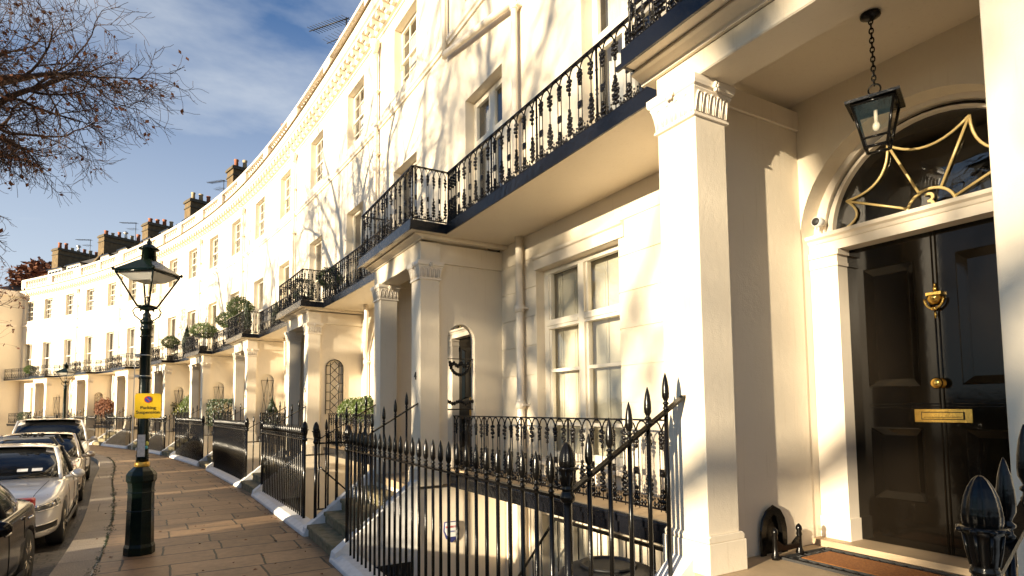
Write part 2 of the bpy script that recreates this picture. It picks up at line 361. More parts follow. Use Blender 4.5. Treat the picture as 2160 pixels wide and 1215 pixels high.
def curtain_mesh(w, h, kind):
    c = MB(); y = -.36
    if kind == 'blind':
        c.box(-w / 2, w / 2, y - .01, y, h * .12, h, 1); return c.mesh('blind', 'blind')
    n = 10
    for side in (-1, 1):
        pts = []; wd = w * (.26 if kind == 'curtain' else .40)
        for i in range(n + 1): pts.append((side * (w / 2) - side * wd * i / n, y + .03 * math.sin(i * 2.1)))
        vs = [(p[0], p[1], 0) for p in pts] + [(p[0], p[1], h) for p in pts]
        c.add(vs, [[i, i + 1, n + 2 + i, n + 1 + i] for i in range(n)], True)
    return c.mesh('curtain', 'curtain')
WIN2 = window_meshes(1.25, 1.5, 3, 2, 'sash'); WIN1 = window_meshes(1.25, 2.68, 2, 1, 'tall'); WIN1F = window_meshes(1.25, 2.68, 2, 1, 'french')
BL = {k: (curtain_mesh(1.2, 1.45, k), curtain_mesh(1.2, 2.6, k)) for k in ('blind', 'curtain', 'net')}

def railing_panel_mesh():
    m = MB(); Wd = .96; H = .74; e = .16; rnd = random.Random(3)
    m.box(-Wd / 2, Wd / 2, -.018, .018, H - .014, H, 1); m.box(-Wd / 2, Wd / 2, -.012, .012, .035, .05, 1)
    def cluster(x, z0, z1, w, up=True):
        n = max(3, int((z1 - z0) / .036))
        for i in range(n):
            tt = (i + .5) / n; z = z0 + (z1 - z0) * tt; u_ = tt if up else 1 - tt
            ww = w * math.sin(math.pi * (.16 + .80 * u_) ** .8)
            m.blob((x + rnd.uniform(-.003, .003), 0, z), (.013 + ww * .42, .019, .023), 6, rnd.random())
            if ww > w * .40:
                for sg in (-1, 1): m.blob((x + sg * ww * .82, rnd.uniform(-.006, .008), z + rnd.uniform(-.010, .010)), (.0175, .014, .0175), 6, rnd.random())
    for k in range(6):
        x = -Wd / 2 + e * (k + .5)
        if k % 2 == 0:
            m.tube([(x, 0, .02), (x, 0, H - .1)], .0055, 5)
            cluster(x, .09, .35, .036, True); cluster(x, H - .27, H - .10, .031, False)
        else:
            for sg in (-1, 1): m.tube([(x + sg * .027, 0, .02), (x + sg * .027, 0, H - .11)], .0055, 5)
            m.box(x - .027, x + .027, -.010, .010, .29, .35, 1); m.blob((x, .006, .32), (.022, .016, .022), 5)
            cluster(x, .04, .20, .036, True); cluster(x, H - .24, H - .09, .030, False)
        for sg in (-1, 1): m.blob((x + sg * .06, 0, .070), (.020, .014, .034), 5); m.blob((x + sg * .06, 0, .115), (.010, .010, .014), 5)
    for k in range(-1, 6):                          # round-headed arches that spring from head to head
        xa = -Wd / 2 + e * (k + .5); xb = xa + e; pts = []
        for i in range(9):
            t = math.pi * i / 8; px = (xa + xb) / 2 - (e / 2 - .004) * math.cos(t)
            if -Wd / 2 - .001 <= px <= Wd / 2 + .001: pts.append((px, 0, H - .115 + .10 * math.sin(t)))
        if len(pts) > 1: m.tube(pts, .0075, 5)
    for sg in (-1, 1):
        m.tube([(sg * (Wd / 2 - .006), 0, 0), (sg * (Wd / 2 - .006), 0, H)], .0085, 6)
        for z in (.12, .30, .34, .52): m.blob((sg * (Wd / 2 - .006), 0, z), (.014, .014, .010), 6)
    return m.mesh('railing_panel', 'orn')
RPANEL = railing_panel_mesh()

def picket_mesh(down):                              # z = 0 is the rail
    m = MB(); m.tube([(0, 0, -down), (0, 0, .035)], .014, 8)
    m.lathe([(.010, .008), (.019, .014), (.019, .021), (.012, .031), (.013, .039), (.020, .045), (.020, .052), (.011, .061), (.0145, .069), (.0225, .087), (.0235, .112), (.0215, .150), (.016, .192), (.0078, .224), (.0018, .242)], n=10)
    return m.mesh('picket', 'iron')
PICKET = picket_mesh(1.28); PICKET_S = picket_mesh(1.12)
def newel_mesh():
    m = MB(); m.tube([(0, 0, -1.32), (0, 0, 0)], .024, 10)
    m.lathe([(.024, -.03), (.036, -.020), (.044, 0), (.043, .012), (.034, .030), (.030, .040), (.035, .046), (.035, .056), (.031, .062), (.034, .075), (.039, .105), (.042, .140), (.046, .152), (.055, .160), (.058, .166), (.054, .172), (.044, .174)], n=20)
    bp = [(.044, .172), (.0475, .185), (.048, .20), (.0455, .225), (.040, .252), (.031, .276), (.019, .297), (.009, .307), (.002, .310)]
    fine = []
    for (r0, z0), (r1, z1) in zip(bp, bp[1:]):
        for q_ in range(4): fine.append(((r0 + (r1 - r0) * q_ / 4) * (1 - (.018 if q_ % 2 else 0)), z0 + (z1 - z0) * q_ / 4))
    m.lathe(fine + [bp[-1]], n=63, flute=.10, lobes=9)
    for k in range(8):
        t = 2 * math.pi * k / 8; m.blob((.054 * math.cos(t), .054 * math.sin(t), .163), (.012, .012, .009), 6)
        m.tube([(.032 * math.cos(t), .032 * math.sin(t), .07), (.040 * math.cos(t), .040 * math.sin(t), .11), (.046 * math.cos(t), .046 * math.sin(t), .155)], .005, 5)
    return m.mesh('newel', 'iron')
NEWEL = newel_mesh()

def capital_mesh(w=.33, d=.40):
    m = MB(); h = .25; hw, hd = w / 2, d / 2
    def ring(g, z): return [(-hw - g, -hd - g, z), (hw + g, -hd - g, z), (hw + g, hd + g, z), (-hw - g, hd + g, z)]
    prof = [(0.0, 0), (.014, .004), (.014, .018), (.004, .024), (.006, .06), (.014, .11), (.026, .16), (.034, .175), (.030, .185), (.046, .195), (.052, .215), (.052, .25)]
    vs = []; [vs.extend(ring(g, z)) for g, z in prof]; K = len(prof)
    m.add(vs, [[4 * i + k, 4 * i + (k + 1) % 4, 4 * i + 4 + (k + 1) % 4, 4 * i + 4 + k] for i in range(K - 1) for k in range(4)] + [[4 * K - 4, 4 * K - 3, 4 * K - 2, 4 * K - 1], [3, 2, 1, 0]])
    def leaf(cx, cy, ax, nx):                        # a tongue: raised rim round a hollow
        for g, rr in ((.030, .0065), (.015, .0035)):
            pts = []
            for i in range(11):
                t = i / 10; a = math.pi * (t); lx = -math.cos(a) * g; lz = .035 + (.12 * min(1, math.sin(a) * 1.35))
                outw = .006 + .022 * (lz / .16) ** 1.5
                pts.append((cx + ax[0] * lx + nx[0] * outw, cy + ax[1] * lx + nx[1] * outw, lz))
            m.tube(pts, rr, 5)
    for i in range(4):
        t = -hw + w * (i + .5) / 4
        leaf(t, hd, (1, 0), (0, 1)); leaf(t, -hd, (1, 0), (0, -1))
    for i in range(5):
        t = -hd + d * (i + .5) / 5
        leaf(hw, t, (0, 1), (1, 0)); leaf(-hw, t, (0, 1), (-1, 0))
    for cx, cy, nx, ny in ((0, hd + .05, 0, 1), (0, -hd - .05, 0, -1), (hw + .05, 0, 1, 0), (-hw - .05, 0, -1, 0)):
        for k in range(6):
            a = 2 * math.pi * k / 6; m.blob((cx + (abs(ny)) * .024 * math.cos(a) + nx * .008, cy + abs(nx) * .024 * math.cos(a) + ny * .008, .20 + .024 * math.sin(a)), .017, 6)
        m.blob((cx + nx * .014, cy + ny * .014, .20), .015, 6)
    return m.mesh('capital', 'trim')
CAPITAL = capital_mesh()

def arc(cx, cz, r, a0, a1, n): return [(cx + r * math.cos(a0 + (a1 - a0) * i / n), cz + r * math.sin(a0 + (a1 - a0) * i / n)) for i in range(n + 1)]
DZ = 2.24                                            # springing height above the porch floor
def doorcase_meshes(num):
    m = MB(); HW, H, r = .93, 3.34, .79; n = 28       # panel with arched hole, front at y=0
    a = arc(0, DZ, r, math.pi, 0, n)                   # left to right over the top
    # wall panel around the arch
    m.add([(-HW, 0, 0), (-r, 0, 0), (-r, 0, DZ), (-HW, 0, DZ)], [[0, 1, 2, 3]]); m.add([(r, 0, 0), (HW, 0, 0), (HW, 0, DZ), (r, 0, DZ)], [[0, 1, 2, 3]])
    top = [(-HW + 2 * HW * i / n, 0, H) for i in range(n + 1)]
    vs = [(p[0], 0, p[1]) for p in a] + top
    m.add(vs, [[i, i + 1, n + 2 + i, n + 1 + i] for i in range(n)] + []); m.add([(-HW, 0, DZ), (-r, 0, DZ), (-HW, 0, H)], [[0, 1, 2]]); m.add([(HW, 0, DZ), (r, 0, DZ), (HW, 0, H)], [[0, 1, 2]])
    # reveal
    path = [(-r, 0.)] + a + [(r, 0.)]
    vs = [(p[0], 0, p[1]) for p in path] + [(p[0], -.24, p[1]) for p in path]; k = len(path)
    m.add(vs, [[i, i + 1, k + i + 1, k + i] for i in range(k - 1)], False)
    # frame: pilasters, entablature, archivolt at the back of the reveal
    f = MB()
    for sg in (-1, 1):
        xa, xb = sorted((sg * .575, sg * .787)); f.box(xa, xb, -.24, -.11, .20, 2.05, 1); f.box(xa - (.012 if sg > 0 else 0), xb + (.012 if sg < 0 else 0), -.24, -.095, 0, .20, 1)
        f.box(xa - (.01 if sg > 0 else 0), xb + (.01 if sg < 0 else 0), -.24, -.098, 2.05, 2.075, 1); f.box(xa - (.004 if sg > 0 else 0), xb + (.004 if sg < 0 else 0), -.24, -.104, 2.075, 2.13, 1)
        f.box(xa - (.02 if sg > 0 else 0), xb + (.02 if sg < 0 else 0), -.24, -.088, 2.13, 2.17, 1)
    f.prism([(-.28, 2.17), (-.105, 2.17), (-.105, 2.235), (-.095, 2.24), (-.085, 2.262), (-.060, 2.275), (-.055, 2.30), (-.28, 2.30)], -.787, .787, 1)
    for r0, r1, y0, y1 in ((.70, .787, -.24, -.17), (.655, .70, -.25, -.20)):
        a0 = arc(0, 2.30, r0, math.pi, 0, n); a1 = arc(0, DZ + .03, r1, math.pi, 0, n)
        a1 = [(x, max(z, 2.30)) for x, z in a1]; k = n + 1
        vs = [(p[0], y1, p[1]) for p in a0] + [(p[0], y1, p[1]) for p in a1] + [(p[0], y0, p[1]) for p in a0] + [(p[0], y0, p[1]) for p in a1]
        fs = []
        for i in range(n): fs += [[i, i + 1, k + i + 1, k + i], [i, i + 1, 2 * k + i + 1, 2 * k + i]]
        f.add(vs, fs, False)
    # door leaf with four sunk panels and centre bead
    d = MB(); xs = [-.575, -.46, -.12, .12, .46, .575]; zs = [.05, .36, .86, 1.14, 2.0, 2.17]; y = -.235
    for i in range(5):
        for j in range(5):
            if i in (1, 3) and j in (1, 3):
                x0, x1, z0, z1 = xs[i], xs[i + 1], zs[j], zs[j + 1]; b = .055; yi = y - .026
                o4 = [(x0, y, z0), (x1, y, z0), (x1, y, z1), (x0, y, z1)]; bd = [(x0 + .008, y + .008, z0 + .008), (x1 - .008, y + .008, z0 + .008), (x1 - .008, y + .008, z1 - .008), (x0 + .008, y + .008, z1 - .008)]
                i4 = [(x0 + b, yi, z0 + b), (x1 - b, yi, z0 + b), (x1 - b, yi, z1 - b), (x0 + b, yi, z1 - b)]
                d.add(o4 + bd + i4, [[k, (k + 1) % 4, 4 + (k + 1) % 4, 4 + k] for k in range(4)] + [[4 + k, 4 + (k + 1) % 4, 8 + (k + 1) % 4, 8 + k] for k in range(4)] + [[8, 9, 10, 11]])
            else: d.quad((xs[i], y, zs[j]), (xs[i + 1], y, zs[j]), (xs[i + 1], y, zs[j + 1]), (xs[i], y, zs[j + 1]))
    for x in (-.012, .012): d.tube([(x, y, .05), (x, y, 2.17)], .006, 6)
    for z in (1.0, 1.02): d.tube([(-.46, y, z), (-.02, y, z)], .004, 5); d.tube([(.02, y, z), (.46, y, z)], .004, 5)
    d.box(-.575, .575, -.30, -.262, .05, 2.17, 1)
    # fanlight bars
    g = MB(); cz = 2.30; yb = -.235; hub = .15; ro = .655
    g.tube([(p[0], yb, p[1]) for p in arc(0, cz + .01, hub, math.pi, 0, 16)], .010, 6)
    angs = [R(q) for q in (24, 66, 114, 156)]
    ends = [(ro * .93 * math.cos(q), cz + ro * .93 * math.sin(q)) for q in angs]
    for q, e in zip(angs, ends): g.tube([(hub * math.cos(q), yb, cz + hub * math.sin(q)), (e[0], yb, e[1])], .009, 6)
    full = [(ro * .99, cz + .02)] + ends + [(-ro * .99, cz + .02)]
    for p, q in zip(full, full[1:]):
        mx_, mz_ = (p[0] + q[0]) / 2, (p[1] + q[1]) / 2; pull = .72 if p not in (full[0],) and q not in (full[-1],) else .74
        cxx, czz = mx_ * .62, cz + (mz_ - cz) * .62
        g.tube([((1 - t) ** 2 * p[0] + 2 * t * (1 - t) * cxx + t * t * q[0], yb, (1 - t) ** 2 * p[1] + 2 * t * (1 - t) * czz + t * t * q[1]) for t in [k / 10 for k in range(11)]], .009, 6)
    gl = MB(); aa = arc(0, cz, .66, math.pi, 0, 20); gl.add([(0, -.25, cz)] + [(p[0], -.25, p[1]) for p in aa], [[0, i, i + 1] for i in range(1, 21)])
    t = MB(); t.prism([(-.36, 0), (.02, 0), (.02, .045), (-.36, .045)], -.787, .787, 1)
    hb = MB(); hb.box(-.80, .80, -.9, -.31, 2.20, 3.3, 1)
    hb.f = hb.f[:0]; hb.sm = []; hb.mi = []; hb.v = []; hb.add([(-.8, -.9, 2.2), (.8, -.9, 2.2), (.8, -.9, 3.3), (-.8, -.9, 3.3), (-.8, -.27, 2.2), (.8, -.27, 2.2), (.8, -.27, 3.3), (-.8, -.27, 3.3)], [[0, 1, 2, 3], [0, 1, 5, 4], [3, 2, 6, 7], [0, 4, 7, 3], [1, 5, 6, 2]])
    return dict(doorcase=m.mesh('doorcase', 'stucco'), frame=f.mesh('door_frame', 'trim'), door=d.mesh('door', 'door'), fan=g.mesh('fanlight', 'gold'), pane=gl.mesh('pane', 'glass'), sill=t.mesh('threshold', 'tile'), hall=hb.mesh('dark_hall', 'dark'))
DOOR = doorcase_meshes('3')

def leaf_cluster(n, shape, size, seed, inner=.35):
    rnd = random.Random(seed); m = MB()
    for _ in range(n):
        while True:
            p = Vector((rnd.uniform(-1, 1), rnd.uniform(-1, 1), rnd.uniform(-1, 1)))
            if inner < p.length <= 1: break
        if shape == 'ball': q = p * (1 + .22 * noise.noise(p * 2.6) + (rnd.uniform(.05, .16) if rnd.random() < .05 else 0))
        elif shape == 'cone': z = (p.z + 1) / 2; k = (1 - z) ** .85 * (1 + .12 * noise.noise(p * 5)); q = Vector((p.x * k, p.y * k, z * 2))
        elif shape == 'bush': q = p * (1 + .35 * noise.noise(p * 2.2))
        else: q = Vector((max(-1, min(1, p.x * 1.5)), max(-1, min(1, p.y * 1.5)), max(-1, min(1, p.z * 1.5)))) * (1 + .08 * noise.noise(p * 3))
        a = Vector((rnd.gauss(0, 1), rnd.gauss(0, 1), rnd.gauss(0, 1))).normalized(); b = a.orthogonal().normalized(); s1 = size * rnd.uniform(.6, 1.3)
        m.add([q - a * s1, q + b * s1 * .45, q + a * s1, q - b * s1 * .45], [[0, 1, 2, 3]])
    return m.mesh('foliage', 'leaf', recalc=False)
BALL = leaf_cluster(2600, 'ball', .085, 1, .72); CONE = leaf_cluster(2200, 'cone', .085, 2, .6); BUSH = leaf_cluster(1700, 'bush', .13, 3, .3); HEDGEBOX = leaf_cluster(2400, 'box', .09, 4, .6)
def with_mat(me, mm): c = me.copy(); c.materials.clear(); c.materials.append(MT[mm]); return c
CONE_D = with_mat(CONE, 'leaf2'); BUSH_V = with_mat(BUSH, 'leaf3'); HEDGE_D = with_mat(HEDGEBOX, 'leaf2'); BUSH_R = with_mat(BUSH, 'rust')
def pot_mesh():
    m = MB(); m.lathe([(.11, 0), (.13, .02), (.16, .24), (.175, .25), (.175, .28), (.15, .28), (.14, .25)], n=14); return m.mesh('pot', 'planter')
POT = pot_mesh()
def solid_core(me_name, r, matn):
    m = MB(); m.blob((0, 0, 0), r, 10); return m.mesh(me_name, matn)
CORE = solid_core('core', .8, 'leaf2')
def plant(name, label, cat, s, o, z, kind, rx, rzz, stem=0., group=None, pot=True):
    t = thing(name, label, cat, M(s, o, z), rz(s), group)
    zz = 0
    if pot: link('pot', POT, t); zz = .24
    if stem:
        st = MB(); st.tube([(0, 0, zz - .02), (.01, 0, zz + stem / 2), (0, .01, zz + stem + rzz)], .014, 6); link('stem', st.mesh('stem', 'bark'), t)
    me = {'ball': BALL, 'cone': CONE_D, 'bush': BUSH_V, 'hedge': HEDGE_D, 'rust': BUSH_R}[kind]
    f = link('foliage', me, t, (0, 0, zz + stem + (0 if kind == 'cone' else rzz))); f.scale = (rx, rx, rzz if kind != 'cone' else rzz)
    return t

# ---------------------------------------------------------------- houses of the crescent
C = {3: 1.83, 4: 8.33, 5: 14.98, 6: 21.85, 7: 28.75, 8: 34.85, 9: 40.9, 10: 47.35, 11: 53.85, 12: 60.6}
B = {3: -.6, 4: 6.82, 5: 12.93, 6: 20.2, 7: 26.9, 8: 33.1, 9: 39.1, 10: 45.3, 11: 51.8, 12: 60.0}
FW = {3: (1.45, 4.73), 4: (7.92, 11.36), 5: (14.6, 18.0), 6: (21.5, 24.8), 7: (28.1, 31.3), 8: (34.4, 37.35), 9: (40.5, 43.56), 10: (46.75, 50.04), 11: (53.13, 56.31, 59.1)}
F0 = .85
def wall(mb, s0, s1, z0, z1, ops=(), grooves=(), depth=.22, o=0.):
    xs = {s0, s1}; zs = {z0, z1}
    for a, b, c, d in ops: xs |= {max(a, s0), min(b, s1)}; zs |= {max(c, z0), min(d, z1)}
    for g in grooves:
        if z0 < g < z1 - .02: zs |= {g, g + .013}
    xs = sorted(xs); zs = sorted(zs); xx = [xs[0]]
    for a, b in zip(xs, xs[1:]):
        k = max(1, int((b - a) / .9)); xx += [a + (b - a) * i / k for i in range(1, k + 1)]
    for a, b in zip(xx, xx[1:]):
        for c, d in zip(zs, zs[1:]):
            mx_, mz_ = (a + b) / 2, (c + d) / 2
            if any(p < mx_ < q and r < mz_ < t for p, q, r, t in ops): continue
            gr = any(g < mz_ < g + .013 for g in grooves)
            y = o - .012 if gr else o
            mb.quad((a, y, c), (b, y, c), (b, y, d), (a, y, d))
            if gr: mb.quad((a, o, c), (b, o, c), (b, y, c), (a, y, c)); mb.quad((a, o, d), (b, o, d), (b, y, d), (a, y, d))
    for a, b, c, d in ops:
        y = o - depth
        mb.quad((a, o, c), (a, y, c), (a, y, d), (a, o, d)); mb.quad((b, o, c), (b, y, c), (b, y, d), (b, o, d))
        mb.quad((a, o, c), (b, o, c), (b, y, c), (a, y, c)); mb.quad((a, o, d), (b, o, d), (b, y, d), (a, y, d))
def side_arch_wall(mb, x0, x1, o0, o1, z0, z1, co, r, zs, niche=False):
    """wall across the porch side with a round-headed opening cut through it (or sunk into it)"""
    n = 16; a = arc(co, zs, r, math.pi, 0, n)
    def sheet(x, back=False):
        mb.add([(x, o0, z0), (x, co - r, z0), (x, co - r, zs), (x, o0, zs)], [[0, 1, 2, 3]]); mb.add([(x, co + r, z0), (x, o1, z0), (x, o1, zs), (x, co + r, zs)], [[0, 1, 2, 3]])
        top = [(x, o0 + (o1 - o0) * i / n, z1) for i in range(n + 1)]
        mb.add([(x, p[0], p[1]) for p in a] + top, [[i, i + 1, n + 2 + i, n + 1 + i] for i in range(n)])
        mb.add([(x, o0, zs), (x, co - r, zs), (x, o0, z1)], [[0, 1, 2]]); mb.add([(x, co + r, zs), (x, o1, zs), (x, o1, z1)], [[0, 1, 2]])
    path = [(co - r, z0)] + a + [(co + r, z0)]; k = len(path)
    xb = x0 + .07 if niche else x1
    sheet(x0)
    mb.add([(x0, p[0], p[1]) for p in path] + [(xb, p[0], p[1]) for p in path], [[i, i + 1, k + i + 1, k + i] for i in range(k - 1)])
    if niche: mb.quad((xb, co - r, z0), (xb, co + r, z0), (xb, co + r, zs + r), (xb, co - r, zs + r)); mb.quad((x1, o0, z0), (x1, o1, z0), (x1, o1, z1), (x1, o0, z1))
    else: sheet(x1)
    mb.quad((x0, o1, z0), (x1, o1, z0), (x1, o1, z1), (x0, o1, z1))

GW_W, GW_H = 1.65, 2.45                                  # ground-floor window
def ground_window():
    f = MB(); w, h = GW_W, GW_H; y1 = -.13; y0 = -.20; x0, x1 = -w / 2, w / 2
    f.box(x0, x0 + .10, y0, y1, 0, h, 1); f.box(x1 - .10, x1, y0, y1, 0, h, 1); f.box(x0 + .1, x1 - .1, y0, y1, h - .06, h, 1); f.box(x0 + .1, x1 - .1, y0, y1, 0, .09, 1)
    f.box(-.055, .055, y0, y1 + .02, .09, h - .06, 1)
    for sg in (-1, 1):
        a, b = (x0 + .1, -.055) if sg < 0 else (.055, x1 - .1)
        f.box(a, b, y0, y1 + .015, 1.66, 1.78, 1); f.box(a, b, y0, y1 + .03, 1.70, 1.73, 1)
        f.box(a, a + .035, y0, y1 - .015, .09, 1.66, 1); f.box(b - .035, b, y0, y1 - .015, .09, 1.66, 1)
        f.box(a, a + .035, y0, y1 - .015, 1.78, h - .06, 1); f.box(b - .035, b, y0, y1 - .015, 1.78, h - .06, 1)
        f.box(a + .035, b - .035, y0 + .01, y1 - .012, 1.10, 1.14, 1); f.box(a + .035, b - .035, y0 + .01, y1 - .012, .42, .46, 1)
    p = MB(); y = -.17; p.quad((x0 + .05, y, .04), (x1 - .05, y, .04), (x1 - .05, y, h - .03), (x0 + .05, y, h - .03))
    b = MB(); y = -.28
    for sg in (-1, 1):
        for k in range(3):
            a = (-.92 if sg < 0 else 0.0) + k * .31; e = a + .298
            for c, d in ((.05, 1.68), (1.73, h - .04)):
                b.box(a, e, y - .02, y, c, d, 1)
                b.box(a + .04, e - .04, y, y + .006, c + .07, d - .08, 1)
    return f.mesh('window', 'frame'), p.mesh('pane', 'glass'), b.mesh('shutter', 'blind')
GWIN = ground_window()
SILL1 = MB(); SILL1.prism([(-.20, 0), (.07, 0), (.075, .03), (.07, .055), (-.20, .07)], -.90, .90, 1); SILL1 = SILL1.mesh('sill', 'trim')
AERIAL = MB(); AERIAL.tube([(0, 0, 0), (0, 0, 1.5)], .018, 6); AERIAL.tube([(-.1, 0, 1.45), (1.1, .25, 1.50)], .012, 5)
for k in range(13): AERIAL.tube([(-.06 + k * .085, -.16 + k * .018, 1.45 + k * .003), (-.04 + k * .085, .17 + k * .018, 1.45 + k * .003)], .008, 4); AERIAL.blob((-.05 + k * .085, k * .018, 1.45 + k * .003), (.018, .018, .028), 5)
AERIAL.tube([(-.1, 0, 1.05), (.6, .1, 1.07)], .010, 5)
for k in range(6): AERIAL.tube([(-.06 + k * .11, -.22, 1.05), (-.04 + k * .11, .28, 1.05)], .005, 4)
AERIAL = AERIAL.mesh('aerial', 'plastic')

HLAB = {
 3: 'white stucco house with black door, hanging porch lantern and figure 3 in its fanlight',
 4: 'white stucco house with the number 4 on its porch pillar',
 5: 'white stucco house with number 5 on its pillar and black lattice grille in its arch',
 6: 'white stucco house with two tall ball topiaries on its balcony',
 7: 'white stucco house with a square-cut hedge under its trellis niche',
 8: 'white stucco house with trellis niche over reddish bush, just right of the yellow parking sign',
 9: 'white stucco house seen immediately left of the near lamp post shaft',
 10: 'white stucco house with brown diamond lattice in its porch arch',
 11: 'white stucco house directly behind the far lamp post, with the long row of chimney pots'}
random.seed(5)
HR = {}
for n in range(3, 12):
    c = C[n]; b0, b1 = B[n], B[n + 1]; sc = (b0 + b1) / 2; base = M(sc, 0, 0)
    root = thing('terraced_house', HLAB[n], 'house', base, 0, 'white stucco terraced houses of the crescent'); H = House(root, base); HR[n] = H
    # --- wall with all openings
    w = MB(); fw = [x for x in FW[n]]
    ops = [(x - .625, x + .625, 8.70, 10.20) for x in fw] + [(x - .625, x + .625, 4.30, 6.98) for x in fw]
    wall(w, b0, b1, 4.19, 10.62, ops)
    cn = C.get(n + 1, c + 6.75); gc = 5.605 if n == 3 else (c + cn) / 2 + .35
    gz0, gz1 = 1.22, 1.22 + GW_H
    gr = [1.12 + .39 * k for k in range(8)] if n <= 6 else []
    xl = c + .93
    wall(w, xl, b1, -1.9, 4.19, [(gc - GW_W / 2, gc + GW_W / 2, gz0, gz1), (gc - .75, gc + .75, -.95, .52)] if gc + 1 < b1 + 1.2 and gc + GW_W / 2 < b1 else [], gr)
    if b0 < c - .93: wall(w, b0, c - .93, -1.9, 4.19, [], gr)
    H.part(w, 'wall', 'stucco')
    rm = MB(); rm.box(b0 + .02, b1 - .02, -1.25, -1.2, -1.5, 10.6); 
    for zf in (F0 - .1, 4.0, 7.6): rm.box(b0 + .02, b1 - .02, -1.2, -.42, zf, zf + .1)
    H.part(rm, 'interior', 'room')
    # --- string course, bead, modillions, cornice, parapet
    st = MB(); sg = max(2, int((b1 - b0) / .7))
    st.prism([(.002, 8.30), (.035, 8.30), (.045, 8.34), (.075, 8.36), (.075, 8.42), (.05, 8.45), (.002, 8.47)], b0, b1, sg)
    H.part(st, 'string_course', 'trim')
    co = MB(); co.prism([(.002, 10.50), (.03, 10.50), (.045, 10.53), (.03, 10.56), (.002, 10.57)], b0, b1, sg)
    co.prism([(-.3, 10.80), (.28, 10.80), (.30, 10.84), (.34, 10.86), (.38, 10.93), (.40, 10.99), (-.3, 11.02)], b0, b1, sg)
    co.prism([(.002, 10.62), (.06, 10.62), (.08, 10.66), (.08, 10.80), (.002, 10.80)], b0, b1, sg)
    H.part(co, 'cornice', 'trim')
    mo = MB(); k = int((b1 - b0) / .335); dx = (b1 - b0) / k
    for i in range(k):
        x = b0 + dx * (i + .5); mo.prism([(.08, 10.62), (.15, 10.625), (.20, 10.69), (.255, 10.68), (.27, 10.71), (.27, 10.80), (.08, 10.80)], x - .07, x + .07, 1)
    H.part(mo, 'modillions', 'trim')
    gu = MB(); gu.prism([(.38, 10.985), (.43, 10.985), (.44, 11.03), (.36, 11.045), (.20, 11.04), (.20, 11.02)], b0, b1, sg); H.part(gu, 'gutter_roll', 'brick')
    ba = MB(); piers = [b0 + .28, (b0 + b1) / 2, b1 - .28]
    ba.prism([(-.12, 11.02), (.16, 11.02), (.16, 11.26), (-.12, 11.26)], b0, b1, sg); ba.prism([(-.14, 11.76), (.19, 11.76), (.20, 11.82), (.15, 11.92), (-.14, 11.92)], b0, b1, sg)
    for p in piers: ba.box(p - .30, p + .30, -.13, .175, 11.26, 11.76, 1); ba.box(p - .24, p + .24, .175, .19, 11.34, 11.69, 1)
    x = b0 + .62
    while x < b1 - .6:
        if all(abs(x - p) > .33 for p in piers): ba.lathe([(.065, 11.26), (.065, 11.30), (.035, 11.33), (.068, 11.42), (.07, 11.47), (.034, 11.63), (.034, 11.67), (.062, 11.71), (.062, 11.76)], (x, .03, 0), n=7)
        x += .245
    H.part(ba, 'balustrade', 'trim')
    # --- roof, party wall, chimney stack
    ro = MB(); ro.prism([(-.3, 10.6), (-.7, 11.3), (-1.75, 13.25), (-4.8, 13.5), (-8.5, 13.0), (-8.8, 10.6)], b0 + .25, b1, 6); rf = H.part(ro, 'roof', 'slate')
    pw = MB(); pw.prism([(-.35, 10.6), (-.40, 11.9), (-1.6, 13.65), (-4.9, 13.85), (-8.7, 13.3), (-8.8, 10.6)], b0 - .12, b0 + .245, 1); H.part(pw, 'party_wall', 'brick')
    back = MB(); back.box(b0, b1, -8.9, -8.7, -1.9, 11.0); H.part(back, 'rear_wall', 'brick')
    for bx in ([b0] if n < 11 else [b0, 58.5]):
        ch = MB(); ct = 14.45 + .2 * math.sin(n * 2.3 + bx); x0 = bx - .20; ch.box(x0, x0 + .85, -4.6, -1.35, 12.2, ct - .2, 1); stack = H.part(ch, 'chimney_stack', 'brick')
        cc = MB(); cc.box(x0 - .07, x0 + .92, -4.67, -1.28, ct - .2, ct - .08, 1); cc.box(x0 - .02, x0 + .87, -4.62, -1.33, ct - .08, ct, 1); cc.box(x0 - .04, x0 + .89, -4.64, -1.31, ct - .55, ct - .48, 1); H.part(cc, 'chimney_cap', 'cap', stack)
        rnd = random.Random(n * 7 + int(bx))
        for i in range(7):
            y = -1.65 - i * .44; r = rnd.uniform(.11, .14); hgt = rnd.uniform(.28, .62)
            pm = MB()
            if i == 2 and n in (7, 6): pm.lathe([(r, ct - .02), (r * .9, ct + .45), (r * 1.25, ct + .48), (r * 1.2, ct + .56), (r * .8, ct + .60), (r * 1.2, ct + .63), (r * 1.1, ct + .78), (.05, ct + .86)], n=10); mt = 'buff'
            elif i == 3 and n == 11: pm.lathe([(r, ct - .02), (r * .9, ct + .3), (r * .5, ct + .42), (r * 1.5, ct + .48), (r * 1.1, ct + .6), (.03, ct + .65)], n=10); mt = 'steel'
            elif n in (6,) and i == 0: pm.lathe([(r * 1.2, ct - .02), (r, ct + .5), (r * 1.15, ct + .55), (r * 1.1, ct + .72), (r * .6, ct + .85)], n=10); mt = 'terra'
            else: pm.lathe([(r * 1.05, ct - .02), (r * .85, ct + hgt * .8), (r * 1.05, ct + hgt * .85), (r * 1.05, ct + hgt), (r * .8, ct + hgt)], n=10); mt = rnd.choice(['terra', 'buff', 'terra', 'buff'])
            me = pm.mesh('chimney_pot', mt, lambda p: (M(x0 + .42, y, 0) + Vector(p)) - base); link('chimney_pot', me, stack)

